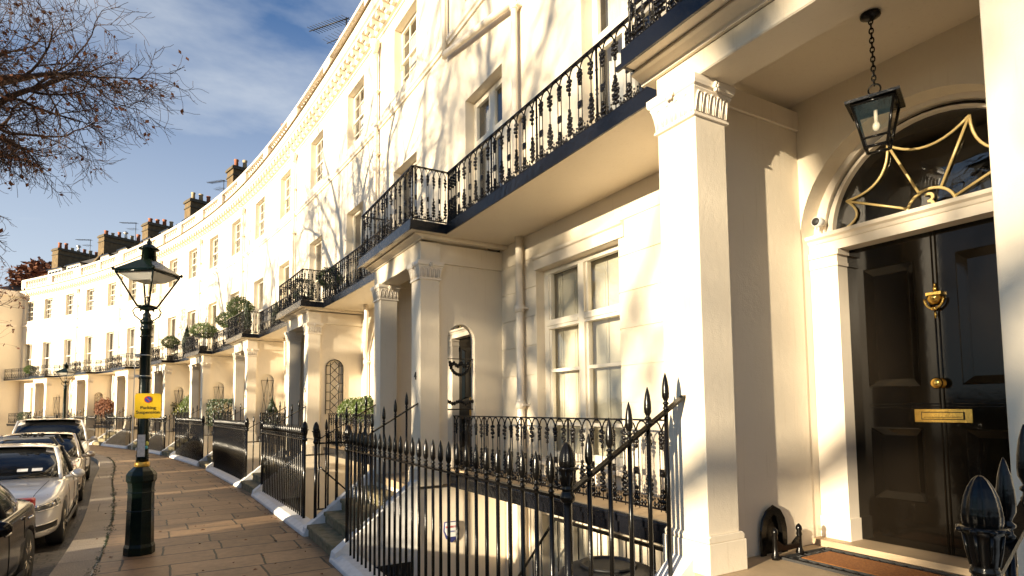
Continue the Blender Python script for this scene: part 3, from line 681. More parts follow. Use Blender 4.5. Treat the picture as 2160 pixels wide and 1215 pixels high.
    if n in (4, 5, 6, 7, 8, 9, 10, 11):
        for dxx in (-1.35, 1.35):
            dc = (b0 + b1) / 2 + dxx; dm = MB(); wd = .62 if n < 11 else 1.0
            dm.prism([(-1.9, 11.3), (-.72, 11.3), (-.72, 12.62), (-1.9, 12.62)], dc - wd, dc + wd, 1); dor = H.part(dm, 'dormer', 'trim')
            rr_ = MB(); rr_.prism([(-2.1, 12.62), (-.62, 12.62), (-.62, 12.70), (-2.1, 12.74)], dc - wd - .08, dc + wd + .08, 1); H.part(rr_, 'dormer_roof', 'lead', dor)
            gm = MB()
            for i in range(4): a = dc - wd + .09 + i * (2 * wd - .18) / 4; gm.box(a + .03, a + (2 * wd - .18) / 4 - .02, -.725, -.712, 11.6, 12.50, 1)
            H.part(gm, 'dormer_pane', 'autoglass', dor)
    # --- windows
    for i, x in enumerate(fw):
        for lv, (wm, z) in enumerate(((WIN2, 8.70), (WIN1F if n == 3 or (n == 4 and i == 0) else WIN1, 4.30))):
            fo = H.rigid(wm[0], 'window', x, 0, z)
            pa = link('pane', wm[1], fo)
            k = rnd.choice(['curtain', 'blind', 'net', 'curtain']) if n != 4 or lv == 0 else 'curtain'
            link(k if k == 'blind' else 'curtain', BL[k][lv], fo)
            if lv == 0: pass
    if gc + GW_W / 2 < b1:
        fo = H.rigid(GWIN[0], 'window', gc, 0, gz0); link('pane', GWIN[1], fo); link('shutter', GWIN[2], fo)
        H.rigid(SILL1, 'sill', gc, 0, gz0 - .07)
        hd = MB(); hd.prism([(.002, gz1 + .002), (.022, gz1 + .002), (.022, gz1 + .13), (.05, gz1 + .145), (.055, gz1 + .175), (.002, gz1 + .19)], gc - GW_W / 2 - .10, gc + GW_W / 2 + .02, 3); H.part(hd, 'window_head', 'trim')
        bw = MB(); bw.box(gc - .75, gc + .75, -.20, -.15, -.95, .52, 1); H.part(bw, 'basement_blind', 'blind')
        bf = MB()
        for k in range(4): x = gc - .75 + .5 * k; bf.box(x - .03, x + .03, -.15, -.10, -.95, .52, 1)
        bf.box(gc - .72, gc + .72, -.148, -.112, -.2, -.15, 1); H.part(bf, 'basement_window', 'frame')
    # --- down pipe
    if n > 3:
        dp = MB(); xp = b0 - .05; dp.tube([(xp, .09, 4.34), (xp, .09, 7.60 if n == 4 else 10.28)], .045, 10)
        for z in ((4.9, 5.9, 7.5) if n == 4 else (4.9, 5.9, 7.7, 9.2)): dp.lathe([(.045, z - .05), (.062, z - .045), (.062, z + .045), (.045, z + .05)], (xp, .09, 0), 10); dp.box(xp - .09, xp + .09, .0, .10, z - .012, z + .012, 1)
        if n == 4: dp.tube([(xp, .10, 7.57), (7.6, .10, 7.76), (8.4, .10, 7.93), (9.15, .10, 8.10)], .055, 10); dp.tube([(9.2, .09, 8.05), (9.2, .09, 10.28)], .045, 10)
        dp.lathe([(.045, 10.10), (.06, 10.14), (.11, 10.28), (.12, 10.40), (.10, 10.40)], (9.2 if n == 4 else xp, .12, 0), 10)
        H.part(dp, 'drainpipe', 'trim')
        dg = MB()
        if n == 4: dg.tube([(xp - .05, .08, -1.2), (xp - .05, .08, 4.19)], .052, 10); zz = (1.9, 3.2)
        else: dg.tube([(xp, .3, 4.19), (xp, .28, 4.0), (xp + .55, .12, 3.2), (xp + .55, .09, 3.0), (xp + .55, .09, -1.2)], .05, 10); zz = (1.7, 2.95)
        for z in zz: xx_ = xp - .05 if n == 4 else xp + .55; dg.lathe([(.052, z - .05), (.07, z - .045), (.07, z + .045), (.052, z + .05)], (xx_, .085, 0), 10); dg.box(xx_ - .1, xx_ + .1, .0, .1, z - .012, z + .012, 1)
        H.part(dg, 'drainpipe', 'trim')
    # --- porch
    hw = 1.03; hr = 1.14 if n == 3 else 1.03; zc = 3.72 if n == 3 else 3.60; zq = zc + .25
    po = MB(); la, lb = c + .85, c + .97; ra, rb = c - hr + .06, c - hr + .18
    po.box(la, lb, -.0, 1.0, F0, zq, 1)
    side_arch_wall(po, ra, rb, 0, 1.0, F0, zq, .65, .21, 2.82, niche=(n >= 5))
    for a, b in ((la - .02, lb + .03), (ra - .03, rb + .02)): po.box(a, b, 0, 1.0, zq, 4.12, 1)
    po.box(c - hr, c + hw, .985, 1.28, zq, 4.12, 2)
    po.box(c - hr - .005, c + hw + .005, .99, 1.285, zq + .005, zq + .025, 2)
    # cornice of the porch
    po.prism([(1.28, 4.12), (1.31, 4.12), (1.315, 4.14), (1.38, 4.165), (1.41, 4.17), (1.41, 4.189), (1.28, 4.189)], c - hr - .12, c + hw + .12, 3)
    for a, b in ((c + hw, c + hw + .12), (c - hr - .12, c - hr)): po.prism([(0, 4.14), (1.28, 4.14), (1.28, 4.188), (0, 4.188)], a, b, 1)
    # base courses under the porch
    po.box(c - hr, c + hw, .0, 1.30, -1.9, F0 - .04, 2)
    p_ob = H.part(po, 'porch', 'stucco')
    if n <= 5: bevel(p_ob, .005)
    for sgn in (1, -1):
        xa, xb = (c + hw - .33, c + hw) if sgn > 0 else (c - hr, c - hr + .33)
        col_ = MB(); col_.box(xa, xb, 1.0, 1.28, F0, zc + .005, 1)
        col_.prism([(.97, F0), (1.31, F0), (1.31, 1.04), (.97, 1.04)], xa - .03, xb + .03, 1)
        col_.prism([(.98, 1.04), (1.30, 1.04), (1.305, 1.07), (1.285, 1.085), (.995, 1.085), (.975, 1.07)], xa - .022, xb + .022, 1)
        cob = H.part(col_, 'column', 'stucco', p_ob)
        if n <= 5: bevel(cob, .006, 3)
        cp = link('capital', CAPITAL, p_ob); cp.location = M((xa + xb) / 2, 1.14, zc) - base; cp.rotation_euler.z = rz((xa + xb) / 2); cp.scale = (1, .75, 1)
    if n > 3:
        nm = link('house_number', text_mesh(str(n), .15, .006, 'plastic'), p_ob); nm.location = M(c - hw + .16, 1.29, 2.30) - base; nm.rotation_euler.z = rz(c)
    fl = MB(); fl.box(rb, c + .85, -.1, 1.30, F0 - .10, F0, 2); fl.box(c - .70, c + .70, 1.30, 1.36, F0 - .10, F0, 2); H.part(fl, 'porch_floor', 'tile')
    # --- steps
    stp = MB()
    for k in range(1, 5):
        z = F0 - .17 * k; o1 = 1.36 + .24 * (k - 1); nos = .025
        stp.box(c - .80, c + .80, o1 - .02, o1 + .24 + nos, z - .06, z, 2); stp.box(c - .80, c + .80, o1 - .02, o1 + .24, -.3 if k == 4 else z - .17, z - .06, 2)
    stp_o = H.part(stp, 'steps', 'step'); bevel(stp_o, .014, 2)
    sw = MB()
    for a, b in ((c + .80, c + .98), (c - 1.12 if n == 3 else c - 1.0, c - .80)):
        sw.prism([(1.30, -1.9), (2.34, -1.9), (2.38, .02), (2.36, .12), (1.31, .93), (1.30, .85)], a, b, 1)
    H.part(sw, 'step_string', 'plinth')
    # --- doorcase
    do = .20 if n == 4 else 0; dc_ = H.rigid(DOOR['doorcase'], 'doorcase', c + (.07 if n == 3 else 0), do, F0)
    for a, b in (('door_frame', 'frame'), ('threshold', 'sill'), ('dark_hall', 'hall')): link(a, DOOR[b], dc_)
    dr = H.rigid(DOOR['door'], 'door', c + (.07 if n == 3 else 0), do, F0)
    fa = H.rigid(DOOR['fan'], 'fanlight', c + (.07 if n == 3 else 0), do, F0); link('pane', DOOR['pane'], fa)
    kn = MB(); yk = -.235
    kn.lathe([(.035, 0), (.035, .008), (.018, .015), (.014, .03), (.032, .045), (.038, .062), (.030, .078), (.01, .084)], (0, yk, 1.155), 14, axis='y'); link('door_knob', kn.mesh('door_knob', 'brass'), dr)
    kk = MB(); zk = 1.68; y = yk + .01
    kk.blob((0, y, zk + .10), (.014, .012, .022), 8); kk.blob((0, y, zk + .125), (.008, .008, .015), 8); kk.box(-.045, .045, y - .008, y + .03, zk + .055, zk + .075, 1); kk.lathe([(.03, zk - .005), (.048, zk + .03), (.048, zk + .055), (.01, zk + .06)], (0, y + .004, 0), 12)
    kk.tube([(.050 * math.cos(R(q)) * 1.1, y + .022, zk + .035 + .07 * math.sin(R(q))) for q in range(0, -181, -15)], .0085, 8); kk.blob((0, y + .026, zk - .035), (.026, .012, .013), 8); kk.blob((0, y + .01, zk - .075), (.008, .008, .024), 8)
    link('door_knocker', kk.mesh('door_knocker', 'brass'), dr)
    lb_ = MB(); lb_.box(-.165, .165, yk - .004, yk + .010, .90, .985, 1); lb_.box(-.118, .118, yk + .010, yk + .017, .922, .963, 1); lp_ = link('letter_plate', lb_.mesh('letter_plate', 'brass'), dr); sl_ = MB(); sl_.box(-.125, .125, yk + .0101, yk + .0108, .917, .968, 1); sl_.box(-.108, .108, yk + .0171, yk + .0178, .931, .934, 1); link('slot', sl_.mesh('slot', 'dark'), lp_)
    if n == 3:
        t3 = link('fanlight_number', text_mesh('3', .17, .006, 'gold'), fa); t3.location = (0, -.228, 2.365)
    # --- balcony: slab, fascia, railings
    sl = MB(); pl, pr = c - 1.27, c + 1.10
    sl.box(pl, pr, -.02, 1.5, 4.19, 4.30); sl.box(pr, b1, -.02, 1.0, 4.19, 4.30)
    if b0 < pl: sl.box(b0, pl, -.02, 1.0, 4.19, 4.30)
    bal = H.part(sl, 'balcony_slab', 'stucco')
    fs_ = MB(); e = .018
    fs_.box(pl - e, pr + e, 1.5, 1.5 + e, 4.183, 4.31); fs_.box(pr, pr + e, 1.0, 1.5, 4.183, 4.31, 1); fs_.box(pl - e, pl, 1.0, 1.5, 4.183, 4.31, 1)
    fs_.box(pr + e, b1, 1.0, 1.0 + e, 4.183, 4.31)
    if b0 < pl - e: fs_.box(b0, pl - e, 1.0, 1.0 + e, 4.183, 4.31)
    fs_.box(pl - .05, pr + .05, 1.5 + e, 1.5 + e + .02, 4.165, 4.20)
    H.part(fs_, 'fascia', 'lead', bal)
    def run(a, b, o, z, par, parts=H):
        Lr = b - a; k = max(1, round(Lr / .96))
        for i in range(k):
            sm = a + Lr * (i + .5) / k; ob = link('railing_panel', RPANEL, par); ob.location = M(sm, o, z) - base; ob.rotation_euler.z = rz(sm); ob.scale = (Lr / k / .96, 1, 1)
    def cross(s_, o0, o1, z, par):
        Lr = o1 - o0; k = max(1, round(Lr / .96))
        for i in range(k):
            om = o0 + Lr * (i + .5) / k; ob = link('railing_panel', RPANEL, par); ob.location = M(s_, om, z) - base; ob.rotation_euler.z = rz(s_) + math.pi / 2; ob.scale = (Lr / k / .96, 1, 1)
    run(pl + .02, pr - .02, 1.47, 4.30, bal); cross(pl + .02, .97, 1.47, 4.30, bal); cross(pr - .02, .97, 1.47, 4.30, bal)
    run(pr - .02, b1, .97, 4.30, bal)
    if b0 < pl - .1: run(b0, pl + .02, .97, 4.30, bal)
    # --- ground-floor balconette in front of the bay window
    g0, g1 = c + hw + .02, C.get(n + 1, c + 6.75) - hw - .02
    gm = MB(); gm.box(g0, g1, 0, .86, .84, .99); bt = H.part(gm, 'balconette', 'tile')
    gf = MB(); gf.box(g0, g1, .86, .885, .83, 1.0); gf.box(g0, g1, .885, .91, .93, .985); gf.tube([(g0 + (g1 - g0) * i / 8, .90, .985) for i in range(9)], .016, 8); H.part(gf, 'fascia', 'lead', bt)
    run(g0, g1, .80, 1.03, bt)
    # --- iron trellis / grille on the side arch
    tr = MB(); x = ra - .015; co_, r_ = .65, .20
    if n in (5, 10):
        q = arc(co_, 2.82, r_, 0, math.pi, 12); tr.tube([(x, co_ + r_, F0 + .9)] + [(x, p[0], p[1]) for p in q] + [(x, co_ - r_, F0 + .9)], .011, 5)
        for oo in (co_ - .1, co_ + .1): tr.tube([(x, oo, F0 + .9), (x, oo, 2.95)], .009, 5)
        k = 6; z0, z1 = F0 + .9, 2.98; dz = (z1 - z0) / k
        for i in range(k):
            for sg_ in (-1, 1): tr.tube([(x, co_, z0 + dz * i), (x, co_ + sg_ * .1, z0 + dz * (i + .5)), (x, co_, z0 + dz * (i + 1))], .009, 5)
            for sg_ in (-1, 1): tr.tube([(x, co_ + sg_ * .1, z0 + dz * (i + .5)), (x, co_ + sg_ * r_, z0 + dz * (i + .5))], .008, 5)
        H.part(tr, 'trellis', 'iron' if n == 5 else 'bark')
    elif n >= 6:
        zt = 2.83; tr.tube([(x, co_ - .19, zt), (x, co_ + .19, zt)], .008, 5); tr.tube([(x, co_, 2.1), (x, co_, 2.93)], .006, 5)
        for sg_ in (-1, 1): tr.tube([(x, co_ + sg_ * .19, zt), (x, co_ + sg_ * .01, 1.75)], .008, 5); tr.tube([(x, co_, zt + .06), (x, co_ + sg_ * .17, 1.75)], .008, 5)
        tr.tube([(x, co_ - .17, 1.75), (x, co_ + .17, 1.75)], .007, 5)
        H.part(tr, 'trellis', 'iron')
    elif n == 4:
        x = ra + .05
        tr.tube([(x, co_ + .2, F0 + .9), (x, co_ + .2, 2.55), (x, co_ - .2, 2.55)], .010, 5); tr.tube([(x, co_ + .2, 1.85), (x, co_ - .2, 1.85)], .009, 5); tr.tube([(x, co_, 2.55), (x, co_, 2.70)], .010, 5); tr.blob((x, co_, 2.68), (.01, .02, .05), 6)
        for k in range(14):
            a = math.pi * k / 13; tr.blob((x, co_ - .15 * math.cos(a), 2.50 - .17 * math.sin(a)), (.012, .028, .028), 6)
        for k in range(9): tr.blob((x, co_ + .12 - .03 * k, 2.47 + .02 * math.sin(k * 1.7)), (.012, .024, .035), 6)
        for k in range(12): tr.blob((x, co_ - .19 + .034 * k, 1.92 + .04 * abs(math.cos(k * .55))), (.012, .024, .03), 6)
        H.part(tr, 'grille', 'iron')

# area floors and retaining walls
for n in range(3, 12):
    H = HR[n]; c = C[n]; cn = C.get(n + 1, c + 6.75)
    ar = MB(); ar.box(c + 1.03, cn - 1.03, .0, 2.12, -1.9, -1.75); ar.box(c + .98, cn - .98, 2.12, 2.33, -1.9, -.004); H.part(ar, 'area_floor', 'plinth')
    vd = MB(); vd.box(cn - 1.012, cn - .992, 1.4, 2.05, -1.74, -.10, 1); H.part(vd, 'dark_vault_opening', 'dark')  # flat black plate stands in for the shade inside a doorway void
    if n == 3:
        m3 = MB(); m3.box(c + 1.1, 5.55, .33, .37, .60, .63)
        for i in range(14): m3.tube([(c + 1.2 + i * .19, .35, -1.7), (c + 1.2 + i * .19, .35, .61)], .009, 5)
        m3.tube([(5.55, .35, .615), (6.45, .35, -.30)], .016, 6)
        for i in range(5): m3.tube([(5.65 + i * .19, .35, -1.7), (5.65 + i * .19, .35, .50 - i * .19)], .008, 5)
        H.part(m3, 'area_stair_rail', 'iron')

# ---------------------------------------------------------------- iron railings along the pavement
RL = {
 2: 'short run of black spiked railing with fluted newel nearest the camera, at the right edge',
 3: 'nearest long black spiked railing, curving down beside the black door porch to the pavement',
 4: 'black spiked railing with open gate and closely set bars, second from the camera',
 5: 'black spiked railing in front of the house with the conical shrub',
 6: 'black spiked railing in front of the square-cut hedge',
 7: 'black spiked railing directly right of the near lamp post',
 8: 'black spiked railing just left of the near lamp post shaft',
 9: 'black spiked railing in front of the brown lattice arch',
 10: 'black spiked railing behind the far lamp post'}
ZR = 1.37
for n in range(2, 11):
    if n == 2: s0, s1 = -1.4, C[3] - 1.07
    else: s0, s1 = C[n] + (.87 if n == 3 else .93), C[n + 1] - .94
    base = M((s0 + s1) / 2, 2.2, 0); root = thing('iron_railing', RL[n], 'railing', base, 0, 'spiked iron railings along the pavement'); H = House(root, base)
    pl = MB(); pl.prism([(2.07, 0), (2.40, 0), (2.39, .05), (2.29, .10), (2.10, .11)], s0 - .10, s1 + .10); po_ = H.part(pl, 'plinth', 'plinth'); bevel(po_, .012, 2)
    gate = n in (4,)
    f0 = s0 + (.85 if gate else 0)
    ra_ = MB(); ra_.box(f0, s1, 2.178, 2.222, ZR - .008, ZR + .008)
    lefts = [] if n == 2 else [(s0, C[n])]
    ends = lefts + [(s1, C[n + 1])]
    for se, cc_ in ends:                              # raking rails up to the porch pillar
        ra_.add([(se - .022, 1.28, 1.925), (se + .022, 1.28, 1.925), (se + .022, 2.2, ZR + .01), (se - .022, 2.2, ZR + .01), (se - .022, 1.28, 1.943), (se + .022, 1.28, 1.943), (se + .022, 2.2, ZR + .028), (se - .022, 2.2, ZR + .028)],
                [[0, 1, 2, 3], [4, 5, 6, 7], [0, 1, 5, 4], [1, 2, 6, 5], [2, 3, 7, 6], [3, 0, 4, 7]])
    H.part(ra_, 'rail', 'iron')
    sp = .163; k = max(1, round((s1 - f0) / sp))
    for i in range(1, k): x = f0 + (s1 - f0) * i / k; H.rigid(PICKET, 'picket', x, 2.2, ZR)
    if n == 2: pass
    for se, cc_ in ends:
        H.rigid(NEWEL, 'newel', se, 2.2, ZR)
        for i in range(1, 6): o = 2.2 - .153 * i; H.rigid(PICKET_S, 'picket', se, o, ZR + .018 + (1.934 - ZR - .018) * (2.2 - o) / .92)
    if gate:
        H.rigid(NEWEL, 'newel', f0, 2.2, ZR)
        gt = MB(); xg = s0 + .06
        for zz in (ZR - .02, .35): gt.box(xg - .012, xg + .012, 1.42, 2.16, zz - .012, zz + .012, 1)
        gt.tube([(xg, 1.44, .35), (xg, 2.14, 1.0)], .012, 6); gt.tube([(xg - .02, 1.47, .98), (xg - .09, 1.47, 1.0), (xg - .09, 1.40, 1.0), (xg - .09, 1.40, 1.12), (xg - .02, 1.40, 1.12)], .012, 6)
        go = H.part(gt, 'gate', 'iron')
        for i in range(6): ob = link('picket', PICKET_S, go); ob.location = M(xg, 1.44 + i * .14, ZR - .02) - base; ob.rotation_euler.z = rz(xg); ob.scale = (1, 1, .9)

# ---------------------------------------------------------------- ground, kerb, road
def off_k(s): t = min(1, max(0, (s - 18) / 14)); return 4.86 - .72 * t * t * (3 - 2 * t)
def strip(name, s0, s1, fo0, fo1, z, matn, step=.8, thick=0., kind='structure'):
    m = MB(); k = int((s1 - s0) / step); 
    for i in range(k + 1):
        s = s0 + (s1 - s0) * i / k; a, b = fo0(s), fo1(s); J = max(1, int(abs(b - a) / .8))
        m.v += [(s, a + (b - a) * j / J, z) for j in range(J + 1)] if i == 0 else [(s, a + (b - a) * j / JJ, z) for j in range(JJ + 1)]
        if i == 0: JJ = J
    n = JJ + 1
    for i in range(k):
        for j in range(JJ): m.f.append([i * n + j, i * n + j + 1, (i + 1) * n + j + 1, (i + 1) * n + j]); m.sm.append(False); m.mi.append(0)
    if thick:
        for i in range(k): q = [i * n + JJ, (i + 1) * n + JJ]; b = len(m.v); v0, v1 = m.v[q[0]], m.v[q[1]]; m.v += [(v0[0], v0[1], z - thick), (v1[0], v1[1], z - thick)]; m.f.append([q[0], q[1], b + 1, b]); m.sm.append(False); m.mi.append(0)
    me = m.mesh(name, matn, lambda p: M(*p), uv=lambda p: (p[1], p[0] * (1 if True else 1)))
    return link(name, me, kind=kind)
strip('pavement', -14, 62, lambda s: 2.28, lambda s: off_k(s) + .005, 0.0, 'flags')
strip('kerb', -14, 62, lambda s: off_k(s) + .005, lambda s: off_k(s) + .42, .004, 'granite', thick=.14)
strip('road', -14, 62, lambda s: off_k(s) + .42, lambda s: 11.5, -.125, 'setts')
# garden and everything beyond, one sheet to the horizon, open under the areas and buildings
gp = [M(-14 + 76 * i / 60, 11.4, -.13) for i in range(61)]
g = MB(); far = [Vector((-14, -12, -.13)), Vector((-600, -600, -.13)), Vector((-600, 600, -.13))]
cx_ = Vector((-600, 100, -.13))
for a, b in zip(gp, gp[1:]): g.add([a, b, b + (cx_ - b) * .999, a + (cx_ - a) * .999], [[0, 1, 2, 3]])
g.add([gp[0], (-600, 99, -.13), (-600, -600, -.13), (600, -600, -.13), M(-14, 2.2, -.13)], [[0, 1, 2, 3, 4]])
g.add([gp[-1], (-600, 101, -.13), (-600, 900, -.13), (600, 900, -.13), M(62, -12, -.13)], [[0, 1, 2, 3, 4]])
g.add([M(-14, 2.2, -.135), (600, -600, -.135), (600, 900, -.135), M(62, -12, -.135), M(40, -12, -.135), M(20, -12, -.135), M(0, -12, -.135)], [[0, 1, 2, 3, 4, 5, 6]])
link('ground', g.mesh('ground', 'soil'), kind='structure')
# moss line between kerb and flags (countless tiny tufts) and fallen leaves
mo = MB(); rnd = random.Random(4)
for i in range(2600):
    s = rnd.uniform(4, 30); o = off_k(s) + rnd.gauss(0, .012 + .02 * (noise.noise(Vector((s, 0, 0))) > .1)); p = Vector((s, o, .004 + rnd.uniform(0, .012))); a = rnd.uniform(0, 6.3); q = rnd.uniform(.006, .018)
    mo.add([p + Vector((math.cos(a) * q, math.sin(a) * q, 0)), p + Vector((-math.sin(a) * q, math.cos(a) * q, .01)), p - Vector((math.cos(a) * q, math.sin(a) * q, 0))], [[0, 1, 2]])
link('moss', mo.mesh('moss', 'leaf2', lambda p: M(*p), recalc=False), kind='stuff')
lf = MB()
for i in range(260):
    s = rnd.uniform(3, 28); o = rnd.uniform(2.45, 5.2) if i % 3 else rnd.uniform(2.42, 2.6); p = Vector((s, o, .008)); a = rnd.uniform(0, 6.3); q = rnd.uniform(.012, .035)
    lf.add([p + Vector((math.cos(a) * q, math.sin(a) * q, 0)), p + Vector((-math.sin(a) * q * .6, math.cos(a) * q * .6, .012)), p - Vector((math.cos(a) * q, math.sin(a) * q, 0)), p + Vector((math.sin(a) * q * .6, -math.cos(a) * q * .6, .004))], [[0, 1, 2, 3]])
link('fallen_leaves', lf.mesh('fallen_leaves', 'rust', lambda p: M(*p), recalc=False), kind='stuff')

# ---------------------------------------------------------------- porch things at the black door
def local_thing(name, label, cat, s, o, z, group=None): return thing(name, label, cat, M(s, o, z), rz(s), group)
t = local_thing('hanging_lantern', 'tapered square glass lantern hanging on a chain in the porch of the black door', 'lantern', 1.80, .58, 3.35); t.rotation_euler.z += R(20)
fr = MB(); zt, zb, at_, ab = .27, 0.02, .105, .056
cor = lambda a, z: [(-a, -a, z), (a, -a, z), (a, a, z), (-a, a, z)]
for a, b in zip(cor(at_, zt), cor(ab, zb)): fr.tube([a, b], .009, 5)
for a, z, r in ((at_, zt, .009), (ab, zb, .009), (ab + .012, zb + .05, .007)):
    q = cor(a, z); [fr.tube([q[i], q[(i + 1) % 4]], r, 5) for i in range(4)]
fr.add([(x * 1.30, y * 1.30, z + .006) for x, y, z in cor(at_, zt)] + [(x * 1.30, y * 1.30, z + .022) for x, y, z in cor(at_, zt)], [[0, 1, 2, 3], [4, 5, 6, 7], [0, 1, 5, 4], [1, 2, 6, 5], [2, 3, 7, 6], [3, 0, 4, 7]])
for a0_, a1_, z0_, z1_ in ((.125, .03, zt + .022, zt + .065),):
    q = cor(a0_, z0_) + cor(a1_, z1_); fr.add(q, [[0, 1, 5, 4], [1, 2, 6, 5], [2, 3, 7, 6], [3, 0, 4, 7], [4, 5, 6, 7]])
link('frame', fr.mesh('frame', 'iron'), t)
gl = MB(); q = cor(at_, zt) + cor(ab, zb); gl.add(q, [[0, 1, 5, 4], [1, 2, 6, 5], [2, 3, 7, 6], [3, 0, 4, 7]]); link('glass', gl.mesh('glass', 'clear'), t)
bl = MB(); bl.blob((0, 0, .15), (.022, .022, .030), 10); bl.tube([(0, 0, .17), (0, 0, .25)], .011, 8); link('bulb', bl.mesh('bulb', 'bulb'), t)
chn = MB(); z = zt + .075
chn.tube([(.032 * math.cos(a), 0, z + .03 + .032 * math.sin(a)) for a in [k * math.pi / 8 for k in range(17)]], .005, 5)
z += .055; k = 0
while z < 4.16 - 3.35:
    ax = (1, 0) if k % 2 else (0, 1); chn.tube([(ax[0] * .011 * math.cos(a), ax[1] * .011 * math.cos(a), z + .016 + .019 * math.sin(a)) for a in [j * math.pi / 5 for j in range(11)]], .0042, 5); z += .029; k += 1
link('chain', chn.mesh('chain', 'iron'), t)
rs = MB(); rs.lathe([(.055, .84), (.055, .825), (.03, .81), (.012, .80)], (0, 0, 0), 14); link('ceiling_rose', rs.mesh('ceiling_rose', 'iron'), t)

t = local_thing('door_mat', 'brown coir mat in a black scrolled rubber border before the black door', 'door mat', 1.93, .34, F0)
mm_ = MB(); W2, D2 = .62, .25
for i in range(2):
    mm_.box(-W2, W2, (-D2, D2 - .012)[i], (-D2 + .012, D2)[i], 0, .016, 1); mm_.box((-W2, W2 - .012)[i], (-W2 + .012, W2)[i], -D2 + .012, D2 - .012, 0, .016, 1)
    mm_.box(-W2 + .085, W2 - .085, (-D2 + .085, D2 - .095)[i], (-D2 + .095, D2 - .085)[i], 0, .015, 1); mm_.box((-W2 + .085, W2 - .095)[i], (-W2 + .095, W2 - .085)[i], -D2 + .095, D2 - .095, 0, .015, 1)
def curl(x, y, a): mm_.tube([(x + .030 * r_ * math.cos(a + q_), y + .030 * r_ * math.sin(a + q_), .008) for r_, q_ in [(1 - .07 * k, k * .62) for k in range(11)]], .0048, 4)
for i in range(15):
    x = -W2 + .05 + i * (2 * W2 - .1) / 14
    for sg in (-1, 1): curl(x, sg * (D2 - .048), i * 3.14); 
for i in range(1, 5):
    for sg in (-1, 1): curl(sg * (W2 - .048), -D2 + .05 + i * .1, i * 3.14)
mm_.box(-W2 + .004, W2 - .004, -D2 + .004, D2 - .004, .0005, .003, 1)
link('border', mm_.mesh('border', 'rubber'), t)
cm = MB(); cm.box(-W2 + .095, W2 - .095, -D2 + .095, D2 - .095, .003, .018, 1); link('coir', cm.mesh('coir', 'coir'), t)

t = local_thing('boot_scraper_niche', 'black pointed cast-iron boot scraper niche set in the porch wall', 'boot scraper', 2.68, .50, F0)
bn_ = MB(); out = [(-.145, 0), (-.145, .17), (-.125, .24), (-.08, .30), (0, .335), (.08, .30), (.125, .24), (.145, .17), (.145, 0)]; inn = [(x * .62, z * .80) for x, z in out]
k = len(out)
vs = [(-.012, y, z) for y, z in out] + [(-.022, y * .93, z * .98) for y, z in out] + [(-.020, y, z) for y, z in inn] + [(.012, y, z) for y, z in inn]
fs = []
for a in range(3): fs += [[a * k + i, a * k + i + 1, (a + 1) * k + i + 1, (a + 1) * k + i] for i in range(k - 1)]
fs.append([3 * k + i for i in range(k)])
bn_.add([(x - .014, y, z) for x, y, z in vs], fs); link('niche_frame', bn_.mesh('niche_frame', 'iron'), t)
bs_ = MB()
for y in (-.13, .13): bs_.lathe([(.026, 0), (.028, .02), (.018, .05), (.016, .12), (.020, .14), (.016, .16), (.022, .175), (.018, .195), (.004, .21)], (-.13, y, 0), 8)
bs_.add([(-.14, -.12, .05), (-.14, .12, .05), (-.14, .12, .13), (-.14, .05, .085), (-.14, -.05, .085), (-.14, -.12, .13), (-.12, -.12, .05), (-.12, .12, .05), (-.12, .12, .13), (-.12, .05, .085), (-.12, -.05, .085), (-.12, -.12, .13)],
        [[0, 1, 2, 3, 4, 5], [6, 7, 8, 9, 10, 11], [0, 1, 7, 6], [1, 2, 8, 7], [2, 3, 9, 8], [3, 4, 10, 9], [4, 5, 11, 10], [5, 0, 6, 11]])
link('scraper', bs_.mesh('scraper', 'iron'), t)

t = local_thing('security_camera', 'small white security camera on the ledge beside the fanlight', 'camera', 2.60, -.10, F0 + 2.305)
cb = MB(); cb.lathe([(.022, 0), (.022, .012), (.008, .018), (.008, .06)], (0, 0, 0), 10); cb.lathe([(.018, -.045), (.036, -.035), (.040, 0), (.036, .035)], (0, .0, .10), 12, axis='y'); link('body', cb.mesh('body', 'white_panel'), t)
cl = MB(); cl.lathe([(.030, .036), (.028, .040), (.004, .042)], (0, 0, .10), 12, axis='y'); link('lens', cl.mesh('lens', 'plastic'), t)

t = local_thing('dustbin', 'black round lidded bin down in the area below the balconette', 'bin', 3.22, 1.50, -.10)
bb = MB(); bb.lathe([(.24, 0), (.28, .7), (.30, .72), (.30, .76), (.27, .78)], n=20); link('body', bb.mesh('body', 'plastic'), t)
bb = MB(); bb.lathe([(.33, .77), (.345, .79), (.345, .83), (.31, .86), (.18, .89), (.03, .90)], n=24); bb.lathe([(.20, .89), (.20, .905), (.17, .905), (.17, .89)], n=20); link('lid', bb.mesh('lid', 'plastic'), t)
t = local_thing('stand', 'dark brick pier under the lidded bin', 'pier', 3.22, 1.50, -1.75); ps = MB(); ps.box(-.3, .3, -.3, .3, 0, 1.64, 1); ps.box(-.33, .33, -.33, .33, 1.56, 1.645, 1); link('pier_block', ps.mesh('pier_block', 'slate'), t)

